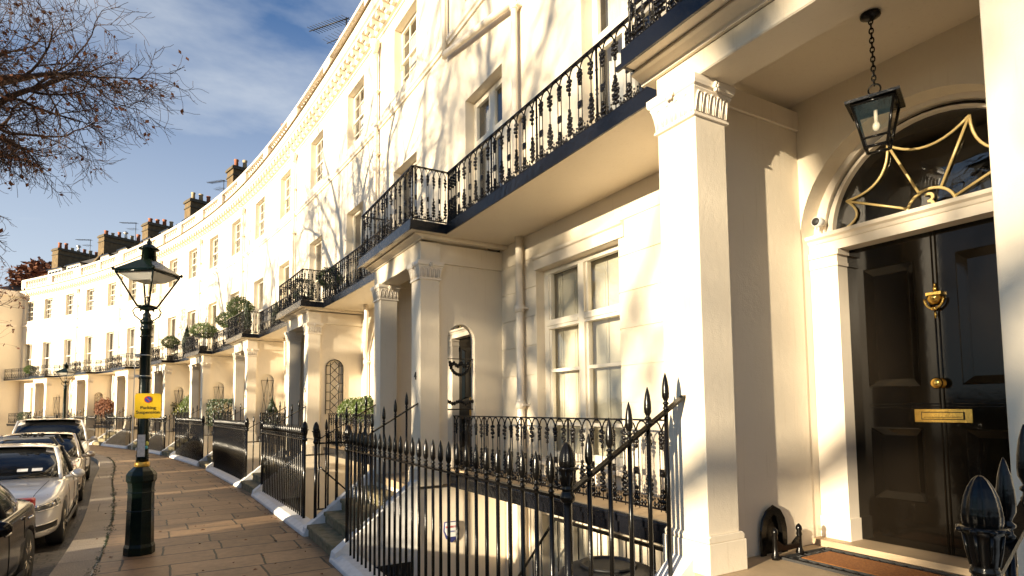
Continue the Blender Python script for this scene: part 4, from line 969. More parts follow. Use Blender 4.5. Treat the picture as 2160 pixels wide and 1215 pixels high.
# alarm plaque on the white wall below the second porch
t = thing('alarm_plaque', 'small white shield plaque with navy foot on the wall under the porch marked 4', 'plaque', M(C[4] - 1.03 - .004, .84, .22), rz(7) + math.pi / 2, )
sh = MB(); o_ = [(-.10, .14), (.10, .14), (.115, .02), (.08, -.08), (0, -.14), (-.08, -.08), (-.115, .02)]; sh.extrude(o_, -.0, .018); link('plate', sh.mesh('plate', 'shieldblue'), t)
sh = MB(); o_ = [(-.09, .13), (.09, .13), (.10, .02), (.06, -.06), (-.06, -.06), (-.10, .02)]; sh.extrude(o_, .018, .024); link('face', sh.mesh('face', 'white_panel'), t)
ob = link('lettering', text_mesh('PROTECTED', .034, .001, 'signred'), t, (0, .026, .07)); ob = link('lettering', text_mesh('ALARM', .024, .001, 'signblue'), t, (0, .026, .01))

# ---------------------------------------------------------------- end pavilion
base = M(64, 0, 0); t = thing('end_house', 'projecting white stucco end house closing the crescent at the far left', 'house', base); H = House(t, base)
w = MB(); w.box(60.0, 69, -8.8, 1.9, -1.9, 10.6); H.part(w, 'wall', 'stucco')
co = MB(); co.prism([(-8.9, 10.6), (2.0, 10.6), (2.2, 10.85), (2.2, 11.0), (-8.9, 11.0)], 59.85, 69.2); co.prism([(1.9, 8.3), (1.97, 8.32), (1.97, 8.44), (1.9, 8.46)], 60.0, 69)
co.box(59.94, 60.0, .4, 1.9, 8.3, 8.44, 1); H.part(co, 'cornice', 'trim')
rf = MB(); rf.add([(59.9, 2.0, 11.0), (69.1, 2.0, 11.0), (69.1, -8.8, 11.0), (59.9, -8.8, 11.0), (62.9, -1.6, 12.3), (66.1, -1.6, 12.3), (66.1, -6, 12.3), (62.9, -6, 12.3)], [[0, 1, 5, 4], [1, 2, 6, 5], [2, 3, 7, 6], [3, 0, 4, 7], [4, 5, 6, 7]]); H.part(rf, 'roof', 'slate')
for x in (62.2, 64.5, 66.8):
    for wm, z in ((WIN2, 8.72), (WIN1, 4.3)): f = H.rigid(wm[0], 'window', x, 2.14, z); link('pane', wm[1], f)
po = MB(); po.box(60.4, 62.8, 1.9, 3.1, 3.95, 4.19, 2); po.box(60.4, 60.7, 2.85, 3.1, 0, 3.95, 1); po.box(62.5, 62.8, 2.85, 3.1, 0, 3.95, 1); H.part(po, 'porch', 'stucco')

# ---------------------------------------------------------------- street lamps
def street_lamp(label, x, y, extras):
    t = thing('street_lamp', label, 'street lamp', (x, y, 0), 0, 'green heritage lamp posts on the pavement')
    b = MB(); b.lathe([(.182, 0), (.180, .10), (.165, .14), (.152, .86), (.160, .93), (.178, .96), (.178, 1.03), (.150, 1.08), (.10, 1.13), (.088, 1.14)], n=8, smooth=False)
    for z in (.56, .80): b.lathe([(.165, z), (.168, z + .004), (.168, z + .012), (.160, z + .016)], n=8, smooth=False)
    bo = link('base', b.mesh('base', 'lampgreen'), t); bo.rotation_euler.z = R(14); bevel(bo, .005)
    b = MB(); b.lathe([(.086, 1.135), (.090, 1.145), (.090, 1.19), (.084, 1.20)], n=20); link('gold_collar', b.mesh('gold_collar', 'goldband'), t)
    b = MB(); b.lathe([(.075, 1.20), (.070, 1.3), (.066, 2.2), (.062, 2.94), (.074, 2.96), (.076, 2.99), (.066, 3.01), (.068, 3.05), (.078, 3.06), (.078, 3.09), (.055, 3.11), (.045, 3.14), (.05, 3.17), (.028, 3.20), (.024, 3.30)], n=18)
    for z in (2.30, 2.86, 1.27): b.lathe([(.070, z), (.076, z + .004), (.076, z + .02), (.070, z + .024)], n=18)
    link('shaft', b.mesh('shaft', 'lampgreen'), t)
    b = MB()
    for sg in (-1, 1):
        pts = [(0, 3.06), (.07, 3.09), (.14, 3.15), (.165, 3.21), (.135, 3.26), (.085, 3.255), (.075, 3.235)]; b.tube([(sg * px_, 0, z) for px_, z in pts], .009, 6); b.blob((sg * .075, 0, 3.225), .014, 6)
    ob = link('scroll_bracket', b.mesh('scroll_bracket', 'lampgreen'), t); ob.rotation_euler.z = R(32)
    # lantern: square on plan, a corner towards the viewer
    LA = MB(); zb, zt = 3.28, 3.72; rb, rt = .115, .375
    co_ = lambda r, z: [(r * math.cos(R(90 * k)), r * math.sin(R(90 * k)), z) for k in range(4)]
    for a, b_ in zip(co_(rb, zb), co_(rt, zt)): LA.tube([a, b_], .013, 5)
    for r, z, w_ in ((rb, zb, .014), (rt, zt, .016)):
        q = co_(r, z); [LA.tube([q[i], q[(i + 1) % 4]], w_, 5) for i in range(4)]
    q = co_(rb * .95, zb - .01) + co_(rb * .6, zb - .05); LA.add(q, [[0, 1, 5, 4], [1, 2, 6, 5], [2, 3, 7, 6], [3, 0, 4, 7], [4, 5, 6, 7], [0, 1, 2, 3]])
    q = co_(rt + .03, zt + .012) + co_(rt + .02, zt + .03) + co_(.15, 3.895) + co_(.10, 3.92); LA.add(q, [[4 * j + i, 4 * j + (i + 1) % 4, 4 * j + 4 + (i + 1) % 4, 4 * j + 4 + i] for j in range(3) for i in range(4)] + [[3, 2, 1, 0], [12, 13, 14, 15]])
    for p in co_(rt + .025, zt + .03): LA.blob(p, (.022, .022, .028), 6)
    LA.lathe([(.095, 3.90), (.082, 4.05), (.125, 4.06), (.128, 4.075), (.09, 4.10), (.05, 4.13), (.025, 4.14), (.034, 4.165), (.02, 4.19), (.004, 4.22)], n=12)
    la = link('lantern', LA.mesh('lantern', 'lampgreen'), t); la.rotation_euler.z = math.atan2(-y, -x) + R(8)
    g_ = MB(); q = co_(rb, zb) + co_(rt, zt); g_.add(q, [[0, 1, 5, 4], [1, 2, 6, 5], [2, 3, 7, 6], [3, 0, 4, 7]]); link('pane', g_.mesh('pane', 'clear'), la)
    r_ = MB(); q = co_(rt * .93, zt - .01) + co_(.20, zt - .10); r_.add(q, [[0, 1, 5, 4], [1, 2, 6, 5], [2, 3, 7, 6], [3, 0, 4, 7], [4, 5, 6, 7]]); link('reflector', r_.mesh('reflector', 'white_panel'), la)
    m_ = MB(); m_.tube([(.02, 0, zb), (.02, 0, zb + .12)], .012, 6); m_.lathe([(.035, zb + .12), (.035, zb + .135), (.01, zb + .14)], (.02, 0, 0), 8); m_.tube([(.02, .02, zb + .13), (.05, .06, zt - .12)], .003, 4); link('burner', m_.mesh('burner', 'steel'), la)
    if extras:
        p = MB(); p.box(-.035, .05, .066, .078, 1.27, 1.56, 1); ob = link('paper_notice', p.mesh('paper_notice', 'paper'), t); ob.rotation_euler.z = R(205)
        p = MB(); p.lathe([(.078, 1.37), (.078, 1.43)], n=14); 
        s_ = MB(); s_.blob((-.055, .052, 1.44), (.022, .018, .035), 6); ob = link('sticker', s_.mesh('sticker', 'stick2'), t); ob.rotation_euler.z = R(205)
        s_ = MB(); s_.blob((-.045, .055, 1.39), (.028, .02, .025), 6); ob = link('sticker', s_.mesh('sticker', 'stick1'), t); ob.rotation_euler.z = R(205)
    return t
LX, LY = -4.93, 7.85
street_lamp('near dark green lamp post with glass lantern, gold collar and yellow sign, standing mid pavement', LX, LY, True)
street_lamp('far small dark green lamp post rising behind the row of parked cars', -21.3, 27.9, False)
# signs strapped to the near post
rs_ = R(212)
t = thing('parking_sign', 'square yellow Parking Suspension sign with red and blue roundel strapped to the near lamp post', 'sign', (LX, LY, 1.94), rs_)
def rrect(w, h, r, n=5):
    pts = []
    for cx1, cz1, a in ((w / 2 - r, h / 2 - r, 0), (-w / 2 + r, h / 2 - r, 90), (-w / 2 + r, -h / 2 + r, 180), (w / 2 - r, -h / 2 + r, 270)):
        pts += [(cx1 + r * math.cos(R(a + 90 * k / n)), cz1 + r * math.sin(R(a + 90 * k / n))) for k in range(n + 1)]
    return pts
p = MB(); p.extrude([(x - .045, z) for x, z in rrect(.30, .33, .035)], .085, .090); link('plate', p.mesh('plate', 'yellow'), t)
p = MB(); p.lathe([(.046, .0905), (.046, .0925)], (-.045, 0, .085), 24, smooth=False, axis='y'); link('roundel_rim', p.mesh('roundel_rim', 'signred'), t)
p = MB(); p.lathe([(.036, .0925), (.036, .0940)], (-.045, 0, .085), 24, smooth=False, axis='y'); link('roundel_disc', p.mesh('roundel_disc', 'signblue'), t)
p = MB(); p.add([(-.045 + a, b, .085 + c_) for a, b, c_ in ((.030, .0942, .022), (.022, .0942, .030), (-.030, .0942, -.022), (-.022, .0942, -.030))], [[0, 1, 2, 3]]); link('roundel_bar', p.mesh('roundel_bar', 'signred'), t)
link('lettering', text_mesh('Parking', .060, .0008, 'signblack'), t, (-.045, .0915, -.025)); link('lettering', text_mesh('Suspension', .060, .0008, 'signblack'), t, (-.045, .0915, -.085))
p = MB(); p.box(-.10, .10, .075, .085, -.10, -.085, 1); p.box(-.10, .10, .075, .085, .085, .10, 1); link('bracket', p.mesh('bracket', 'steel'), t)
t = thing('edge_on_sign', 'tall narrow sign plate seen edge-on, strapped to the left of the near lamp post', 'sign', (LX, LY, 2.35), rs_ + R(1.0))
p = MB(); p.box(.115, .125, -.22, .05, -.98, .35, 1); link('plate', p.mesh('plate', 'steel'), t)
for z in (-.02, .26):
    p = MB(); p.lathe([(.071, z), (.074, z + .002), (.074, z + .014), (.071, z + .016)], n=16); p.box(.06, .116, -.02, .02, z - .01, z + .025, 1); link('strap', p.mesh('strap', 'steel'), t)

# ---------------------------------------------------------------- cars
def sub_apply(o, levels=2, cutters=()):
    if levels: md = o.modifiers.new('s', 'SUBSURF'); md.levels = levels; md.render_levels = levels
    for c_ in cutters: md = o.modifiers.new('b', 'BOOLEAN'); md.operation = 'DIFFERENCE'; md.object = c_; md.solver = 'EXACT'
    dg = bpy.context.evaluated_depsgraph_get(); dg.update(); me = bpy.data.meshes.new_from_object(o.evaluated_get(dg)); o.modifiers.clear(); old = o.data; o.data = me; me.name = old.name
def car(label, s, o, paint, kind='hatch', facing=-1, L=4.26, Wd=1.80, Ht=1.47, bars=False, group='cars parked along the kerb', yaw=0.):
    t = thing('parked_car', label, 'car', M(s, o, -.125), rz(s) + (math.pi if facing < 0 else 0) + yaw, group)
    hx, hw = L / 2, Wd / 2; k = Ht / 1.47
    if kind == 'suv': belt, hood = 1.12, 1.08
    else: belt, hood = .95, .90
    # stations: x, half width, z bottom, shoulder z, top z, shoulder half width factor
    if kind == 'sedan': rear = [(-hx * .55, hw, .2, belt, belt + .06, .93), (-hx * .80, hw * .98, .22, belt, belt + .10, .90), (-hx * .95, hw * .93, .26, belt - .02, belt + .09, .88), (-hx, hw * .80, .34, belt - .12, belt + .02, .86)]
    else: rear = [(-hx * .55, hw, .2, belt, belt + .04, .94), (-hx * .82, hw * .98, .22, belt + .01, belt + .05, .93), (-hx * .96, hw * .92, .26, belt - .02, belt + .02, .92), (-hx, hw * .80, .36, belt - .12, belt - .05, .90)]
    st = [(hx, hw * .60, .28, hood * .70, hood * .74, .92), (hx * .985, hw * .76, .22, hood * .78, hood * .83, .92), (hx * .93, hw * .90, .19, hood * .85, hood * .91, .90), (hx * .80, hw * .975, .18, hood * .92, hood * .985, .88), (hx * .60, hw * .995, .18, hood * .985, hood * 1.05, .86), (hx * .42, hw, .18, belt, hood * 1.10, .88), (hx * .1, hw, .18, belt, belt + .05, .94)] + rear
    b = MB(); ring = 14
    for x, w_, zb, zs, zt, sf in st:
        hf = [(0, zb), (w_ * .80, zb), (w_ * .965, zb + .07), (w_, zb + .20), (w_ * 1.0, (zb + zs) / 2 + .08), (w_ * .985, zs - .05), (w_ * sf, zs + .015), (0, zt)]
        pts = [(x, y, z) for y, z in hf] + [(x, -y, z) for y, z in hf[-2:0:-1]]; ring = len(pts); b.v += pts
    for i in range(len(st) - 1):
        for j in range(ring): b.f.append([i * ring + j, i * ring + (j + 1) % ring, (i + 1) * ring + (j + 1) % ring, (i + 1) * ring + j]); b.sm.append(True); b.mi.append(0)
    b.f += [list(range(ring))[::-1], [(len(st) - 1) * ring + j for j in range(ring)]]; b.sm += [True, True]; b.mi += [0, 0]
    body = link('body', b.mesh('body', paint), t)
    wr = .33 if kind != 'suv' else .37; wx = (hx * .61, -hx * .62); cuts = []
    for x in wx:
        c_ = MB(); c_.lathe([(wr + .055, -hw - .3), (wr + .055, hw + .3)], (x, 0, wr), 32, smooth=False, axis='y'); cuts.append(link('cutter', c_.mesh('cutter', 'plastic')))
    bpy.context.view_layer.update()
    for c_ in cuts: c_.parent = t
    bpy.context.view_layer.update()
    sub_apply(body, 2, cuts)
    for c_ in cuts: bpy.data.objects.remove(c_)
    for p_ in body.data.polygons: p_.use_smooth = True
    inner = MB(); inner.box(-hx * .86, hx * .86, -hw * .80, hw * .80, .22, belt * .84, 1); link('underbody', inner.mesh('underbody', 'dark'), t)
    # greenhouse
    if kind == 'hatch': gs = [(hx * .46, .80, belt, .80, belt + .02), (hx * .12, .845, belt, .66, Ht - .05), (-hx * .15, .85, belt, .655, Ht - .02), (-hx * .60, .84, belt, .64, Ht - .06), (-hx * .80, .80, belt + .0, .60, Ht - .16), (-hx * .93, .78, belt + .0, .70, belt + .06)]
    elif kind == 'sedan': gs = [(hx * .40, .80, belt, .78, belt + .05), (hx * .04, .845, belt, .64, Ht - .05), (-hx * .22, .85, belt, .635, Ht - .03), (-hx * .45, .84, belt, .62, Ht - .12), (-hx * .74, .80, belt + .02, .70, belt + .10)]
    else: gs = [(hx * .44, .82, belt, .80, belt + .02), (hx * .20, .86, belt, .70, Ht - .05), (-hx * .15, .87, belt, .70, Ht - .02), (-hx * .75, .86, belt, .68, Ht - .05), (-hx * .93, .80, belt, .66, Ht - .35), (-hx * .96, .80, belt, .76, belt + .06)]
    sc_ = hw / .90; g_ = MB()
    for x, wb, zb, wt, zt in gs: g_.v += [(x, -wb * sc_, zb - .05), (x, -wb * sc_ * .99, zb + .01), (x, -(wt + .06) * sc_, zb + (zt - zb) * .80), (x, -wt * sc_ * .9, zt), (x, 0, zt + .018), (x, wt * sc_ * .9, zt), (x, (wt + .06) * sc_, zb + (zt - zb) * .80), (x, wb * sc_ * .99, zb + .01), (x, wb * sc_, zb - .05)]
    q = 9
    for i in range(len(gs) - 1):
        for j in range(q - 1): g_.f.append([i * q + j, i * q + j + 1, (i + 1) * q + j + 1, (i + 1) * q + j]); g_.sm.append(True); g_.mi.append(1 if (i >= 3 and j in (0, 1, 2, 5, 6, 7)) or j in (2, 5) and i > 0 else 0)
    g_.f += [list(range(q))[::-1], [(len(gs) - 1) * q + j for j in range(q)]]; g_.sm += [True, True]; g_.mi += [0, 0]
    go = link('window_glass', g_.mesh('window_glass', ['autoglass', paint]), t); sub_apply(go, 1)
    rf = MB()
    ri = [g for g in gs[1:-1]]
    for x, wb, zb, wt, zt in ri: rf.v += [(x, -(wt + .035) * sc_, zt - .055), (x, -wt * sc_ * .92, zt + .006), (x, 0, zt + .028), (x, wt * sc_ * .92, zt + .006), (x, (wt + .035) * sc_, zt - .055)]
    for i in range(len(ri) - 1):
        for j in range(4): rf.f.append([i * 5 + j, i * 5 + j + 1, (i + 1) * 5 + j + 1, (i + 1) * 5 + j]); rf.sm.append(True); rf.mi.append(0)
    ro = link('roof', rf.mesh('roof', paint), t); sm = ro.modifiers.new('s', 'SOLIDIFY'); sm.thickness = .012; ss = ro.modifiers.new('u', 'SUBSURF'); ss.levels = 1; ss.render_levels = 2
    for sg in (-1, 1):
        pm = MB(); a, b1 = gs[0], gs[1]; pm.tube([(a[0] + .02, sg * a[1] * sc_, a[2]), ((a[0] + b1[0]) / 2, sg * (a[1] + b1[3]) / 2 * sc_ * 1.02, (a[2] + b1[4]) / 2 - .0), (b1[0], sg * (b1[3]) * sc_, b1[4] - .03)], .030, 6)
        link('front_pillar', pm.mesh('front_pillar', paint), t); pm = MB(); x = -hx * .12; g2 = gs[2]; pm.tube([(x, sg * .853 * sc_, belt), (x - .03, sg * (g2[3] + .03) * sc_, Ht - .07)], .028, 6)
        link('middle_pillar', pm.mesh('middle_pillar', 'plastic'), t)
    for i, x in enumerate(wx):
        for sg in (-1, 1):
            w_ = MB(); y = sg * (hw - .115); w_.lathe([(wr * .66, -.10), (wr * .93, -.105), (wr, -.08), (wr, .08), (wr * .93, .105), (wr * .66, .10)], n=28, axis='y'); wo_ = link('wheel', w_.mesh('wheel', 'tyre'), t, (x, y, wr))
            r_ = MB(); yy = sg * .095
            for sp_ in range(10):
                a = 2 * math.pi * sp_ / 10 + (.12 if sp_ % 2 else -.12); r_.tube([(.03 * math.cos(a), yy * .8, .03 * math.sin(a)), (wr * .40 * math.cos(a), yy * .98, wr * .40 * math.sin(a)), (wr * .66 * math.cos(a), yy * .86, wr * .66 * math.sin(a))], [.022, .016, .019], 5)
            r_.lathe([(wr * .64, yy * .4), (wr * .68, yy * 1.02), (wr * .71, yy * 1.05), (wr * .70, yy * .4)], n=28, axis='y'); r_.lathe([(.045, yy * .6), (.045, yy * .95), (.02, yy * 1.0)], n=10, axis='y')
            link('rim', r_.mesh('rim', 'alloy'), wo_); dk = MB(); dk.lathe([(wr * .66, yy * .3), (wr * .66, yy * .45)], n=20, axis='y'); link('brake_disc', dk.mesh('brake_disc', 'plastic'), wo_)
    hz = hood * .70
    from mathutils.bvhtree import BVHTree
    bv = BVHTree.FromPolygons([v.co.copy() for v in body.data.vertices], [list(p_.vertices) for p_ in body.data.polygons])
    def snap(o_, d_, off=.012):
        d_ = Vector(d_).normalized(); h = bv.ray_cast(Vector(o_) + d_ * 4, -d_)
        return (h[0] + d_ * off) if h[0] is not None else Vector(o_) + d_ * .5
    def patch(mb, grid, close=False):
        nu, nv = len(grid), len(grid[0]); vs = [p_ for row in grid for p_ in row]
        mb.add(vs, [[i * nv + j, i * nv + j + 1, (i + 1) * nv + j + 1, (i + 1) * nv + j] for i in range(nu - 1) for j in range(nv - 1)], True)
    for sg in (-1, 1):
        def ring_pt(al, z, off=.012): return snap((hx * .66, sg * .30, z), (math.cos(al), sg * math.sin(al), 0), off)
        h_ = MB(); grid = []
        for i in range(9):
            u_ = i / 8; al = R(14 + 46 * u_); z0_ = hz - .055 + .075 * u_; z1_ = hz + .015 + .115 * u_ ** .8 - (.03 if i == 8 else 0)
            grid.append([ring_pt(al, z0_ + (z1_ - z0_) * j / 4) for j in range(5)])
        patch(h_, grid); hl = link('headlight', h_.mesh('headlight', 'lamp_lens'), t)
        c_ = MB(); c_.tube([ring_pt(R(14 + 46 * i / 8), hz - .045 + .075 * i / 8, .018) for i in range(8)], .007, 5); c_.tube([ring_pt(R(q_), hz - .02 + .0024 * q_, .016) for q_ in (20, 30, 38)], .010, 5)
        for q_ in (25, 42): c_.blob(ring_pt(R(q_), hz + .015 + .0008 * q_, .004), (.03, .03, .024), 8)
        link('reflector', c_.mesh('reflector', 'chrome'), hl)
        fo = MB(); patch(fo, [[ring_pt(R(18 + 30 * i / 5), .30 + .012 * i + .085 * j / 2, .010) for j in range(3)] for i in range(6)]); fg = link('fog_lamp', fo.mesh('fog_lamp', 'plastic'), t)
        cs = MB(); cs.tube([ring_pt(R(18 + 30 * i / 5), .39 + .012 * i, .014) for i in range(6)] + [ring_pt(R(49), .36, .014)], .008, 5); cs.tube([ring_pt(R(18 + 30 * i / 5), .295 + .012 * i, .014) for i in range(6)], .005, 5); link('fog_trim', cs.mesh('fog_trim', 'chrome'), fg)
        dgp = MB()
        for xg, zt_ in ((hx * .36, belt - .02), (-hx * .13, belt + .0), (-hx * .47, belt + .0)):
            dgp.tube([snap((xg, 0, .30 + (zt_ - .30) * q_ / 6), (0, sg, 0), .001) for q_ in range(7)], .0045, 4)
        dgp.tube([snap((hx * .36 - (hx * .83) * q_ / 10, 0, .30), (0, sg, 0), .001) for q_ in range(11)], .004, 4)
        dgp.tube([snap((hx * (.90 - .05 * q_), sg * (.56 + .012 * q_) * sc_, 1), (0, 0, 1), .001) for q_ in range(9)], .004, 4)
        link('panel_gap', dgp.mesh('panel_gap', 'dark'), t)
        mr = MB(); mr.blob((hx * .33, sg * (hw + .10), belt + .045), (.075, .10, .07), 10); mr.tube([(hx * .36, sg * (hw - .06), belt + .0), (hx * .34, sg * (hw + .06), belt + .02)], .025, 6); link('door_mirror', mr.mesh('door_mirror', paint), t)
        for x in (hx * .0, -hx * .50):
            dh = MB(); dh.tube([(x, sg * (hw + .012), belt - .13), (x - .09, sg * (hw + .035), belt - .125), (x - .17, sg * (hw + .012), belt - .12)], .014, 6); link('door_handle', dh.mesh('door_handle', 'chrome' if paint == 'blackcar' else paint), t)
        tl = MB(); tl.box(-hx * .985, -hx * .90, sg * hw * .62 if sg > 0 else -hw * .90, hw * .90 if sg > 0 else -hw * .62, belt - .18, belt - .02, 1); to = link('tail_light', tl.mesh('tail_light', 'signred'), t); bevel(to, .02)
        sl = MB(); sl.box(-hx * .5, hx * .5, sg * (hw - .01) - .012, sg * (hw - .01) + .012, .21, .27, 1); link('side_sill', sl.mesh('side_sill', 'plastic'), t)
    gr_ = MB(); patch(gr_, [[snap((0, -.42 + .84 * i / 8, hz - .05 + .07 * j / 2), (1, 0, 0), .006) for j in range(3)] for i in range(9)]); patch(gr_, [[snap((0, -.50 + 1.0 * i / 8, .27 + .11 * j / 2), (1, 0, 0), .006) for j in range(3)] for i in range(9)]); link('grille', gr_.mesh('grille', 'plastic'), t)
    gc_ = MB(); gc_.tube([snap((0, -.42 + .84 * i / 8, hz - .035), (1, 0, 0), .012) for i in range(9)], .007, 5); gc_.blob(snap((0, 0, hz - .01), (1, 0, 0), .012), (.012, .055, .055), 14); link('grille_trim', gc_.mesh('grille_trim', 'chrome'), t)
    nb = MB(); nb.box(hx * 1.008, hx * 1.015, -.26, .26, .40, .51, 1); link('number_plate', nb.mesh('number_plate', 'white_panel'), t)
    wp = MB(); wp.tube([(hx * .475, -.62, belt + .03), (hx * .40, -.05, belt + .10)], .010, 5); wp.tube([(hx * .475, .05, belt + .03), (hx * .40, .58, belt + .10)], .010, 5); link('wipers', wp.mesh('wipers', 'plastic'), t)
    if paint == 'silver':
        pp = MB()
        for y in (.24, .42): pp.add([(hx * .40, y, belt + .125), (hx * .40, y + .13, belt + .125), (hx * .375, y + .13, belt + .165), (hx * .375, y, belt + .165)], [[0, 1, 2, 3]])
        pp.v = [(x + .02, y, z) for x, y, z in pp.v]; link('permit', pp.mesh('permit', 'white_panel'), t)
    if bars:
        for x in (hx * .02, -hx * .42):
            rb_ = MB(); rb_.box(x - .035, x + .035, -.62 * sc_, .62 * sc_, Ht + .075, Ht + .10, 1); bo = link('roof_bar', rb_.mesh('roof_bar', 'steel'), t); bevel(bo, .008)
            for sg in (-1, 1): ft = MB(); ft.prism([(sg * .54 * sc_, Ht + .105), (sg * .60 * sc_, Ht + .105), (sg * .685 * sc_, Ht - .03), (sg * .65 * sc_, Ht - .05), (sg * .60 * sc_, Ht + .03)], x - .05, x + .05, 1); link('bar_foot', ft.mesh('bar_foot', 'plastic'), bo)
        st_ = MB()
        for i in range(46): st_.blob((hx * .02 + rnd.gauss(0, .03), .30 + rnd.uniform(-.13, .16), Ht + .115 + rnd.uniform(0, .05)), (.022, .03, .014), 5)
        link('bundled_strap', st_.mesh('bundled_strap', 'plastic'), t)
    return t
CAR_O = 5.42 + .90
car('silver hatchback with roof bars and permit stickers in its windscreen', 12.95, CAR_O + .02, 'silver', bars=True)
car('black car nearest the camera, only its rear corner and wheel in view at bottom left', 7.35, CAR_O + .05, 'blackcar', 'sedan', facing=-1, L=4.3, Ht=1.46)
car('champagne hatchback parked between the silver hatchback and the tall pale car', 18.2, CAR_O - .0, 'beige', 'hatch', L=4.4, Wd=1.80, Ht=1.52)
car('tall pale off-road car with wide dark windscreen, farthest of the parked row', 23.6, CAR_O - .05, 'greycar', 'suv', L=4.7, Wd=1.92, Ht=1.80)

# ---------------------------------------------------------------- clipped plants
G1 = 'clipped plants on the balconies'
plant('ball_topiary', 'larger left ball topiary of the pair on the balcony rising over the railing', 'topiary', 26.2, .75, 4.30, 'ball', .46, .33, .60, G1)
plant('ball_topiary', 'right ball topiary of the pair on the balcony, highest of all the balls', 'topiary', 23.8, .9, 4.30, 'ball', .46, .38, .72, G1)
plant('ball_topiary', 'wide low ball topiary alone behind the railing corner', 'topiary', 28.3, 1.15, 4.30, 'ball', .54, .33, .36, G1)
plant('ball_topiary', 'small ball topiary nearest right of the lamp lantern', 'topiary', 34.1, 1.0, 4.30, 'ball', .42, .32, .38, G1)
plant('cone_topiary', 'narrow conical conifer on the balcony between two round topiaries', 'topiary', 32.3, .8, 4.30, 'cone', .30, .72, 0, G1)
plant('cone_topiary', 'dark pointed conifer beside the balcony railing step, above the W trellis', 'topiary', 20.1, .6, 4.30, 'cone', .26, .42, 0, G1)
plant('cone_topiary', 'dark cone inside the corner of the projecting balcony under the ball pair', 'topiary', 21.7, 1.15, 4.30, 'cone', .26, .50, 0, G1)
plant('round_bush', 'dark round bush peeping over the balcony railing right of the corner post', 'bush', 14.6, .6, 4.30, 'ball', .30, .28, .25, G1)
plant('round_bush', 'small dark bush low inside the railing corner of the second balcony', 'bush', 14.75, 1.2, 4.30, 'hedge', .22, .22, .0, G1)
G2 = 'plants at ground floor level'
plant('ball_topiary', 'left one of two box balls behind the spiked railings', 'topiary', 13.2, .5, 1.0, 'ball', .30, .28, .30, G2)
plant('ball_topiary', 'right one of two box balls behind the spiked railings', 'topiary', 12.4, .45, 1.0, 'ball', .30, .28, .33, G2)
plant('cone_shrub', 'dark conical conifer standing in front of the W trellis niche', 'shrub', 20.6, .55, 1.0, 'cone', .34, .52, 0, G2)
plant('square_hedge', 'square-cut dark hedge rising to the right in front of a trellis niche', 'hedge', 27.3, .5, 1.0, 'hedge', .62, .52, 0, G2)
plant('leafy_bush', 'reddish variegated bush below a trellis niche', 'bush', 34.2, .5, 1.0, 'bush', .62, .50, .15, G2)
t_ = plant('leafy_bush', 'tall bright green bush beside the reddish one', 'bush', 33.2, .35, 1.0, 'ball', .40, .62, .1, G2)
plant('dark_bush', 'dark spreading bush in a planter beyond the row of cars', 'bush', 56.9, .8, 1.0, 'hedge', .42, .30, .0, G2)
plant('bare_bush', 'brownish thin bush behind the far lamp post', 'bush', 45.4, .6, 1.0, 'rust', .55, .6, .2, G2)
plant('dark_bush', 'dark ball bush on the far left balcony', 'bush', 56.2, 1.0, 4.30, 'ball', .36, .32, .0, G1)

for i, (x, o, z, lab) in enumerate(((16.9, -.5, 11.6, 'large comb-shaped television aerial against the blue sky above the nearest cornice'), (20.4, -.6, 11.6, 'small aerial just showing over the cornice'), (32.9, -.9, 12.2, 'double television aerial on a mast behind the balustrade'), (47.3, -1.5, 13.2, 'thin slanted aerial above the far roofs, right of a chimney'), (54.2, -1.6, 13.2, 'thin slanted aerial between the two far chimney stacks'))):
    t = thing('television_aerial', lab, 'aerial', M(x, o, z), rz(x) + (.3, 1.2, .2, .4, .3)[i], 'aerials on the roofs', AERIAL); t.scale = (1.3,) * 3 if i == 0 else (1, 1, 1) if i != 1 else (.5, .5, .5)

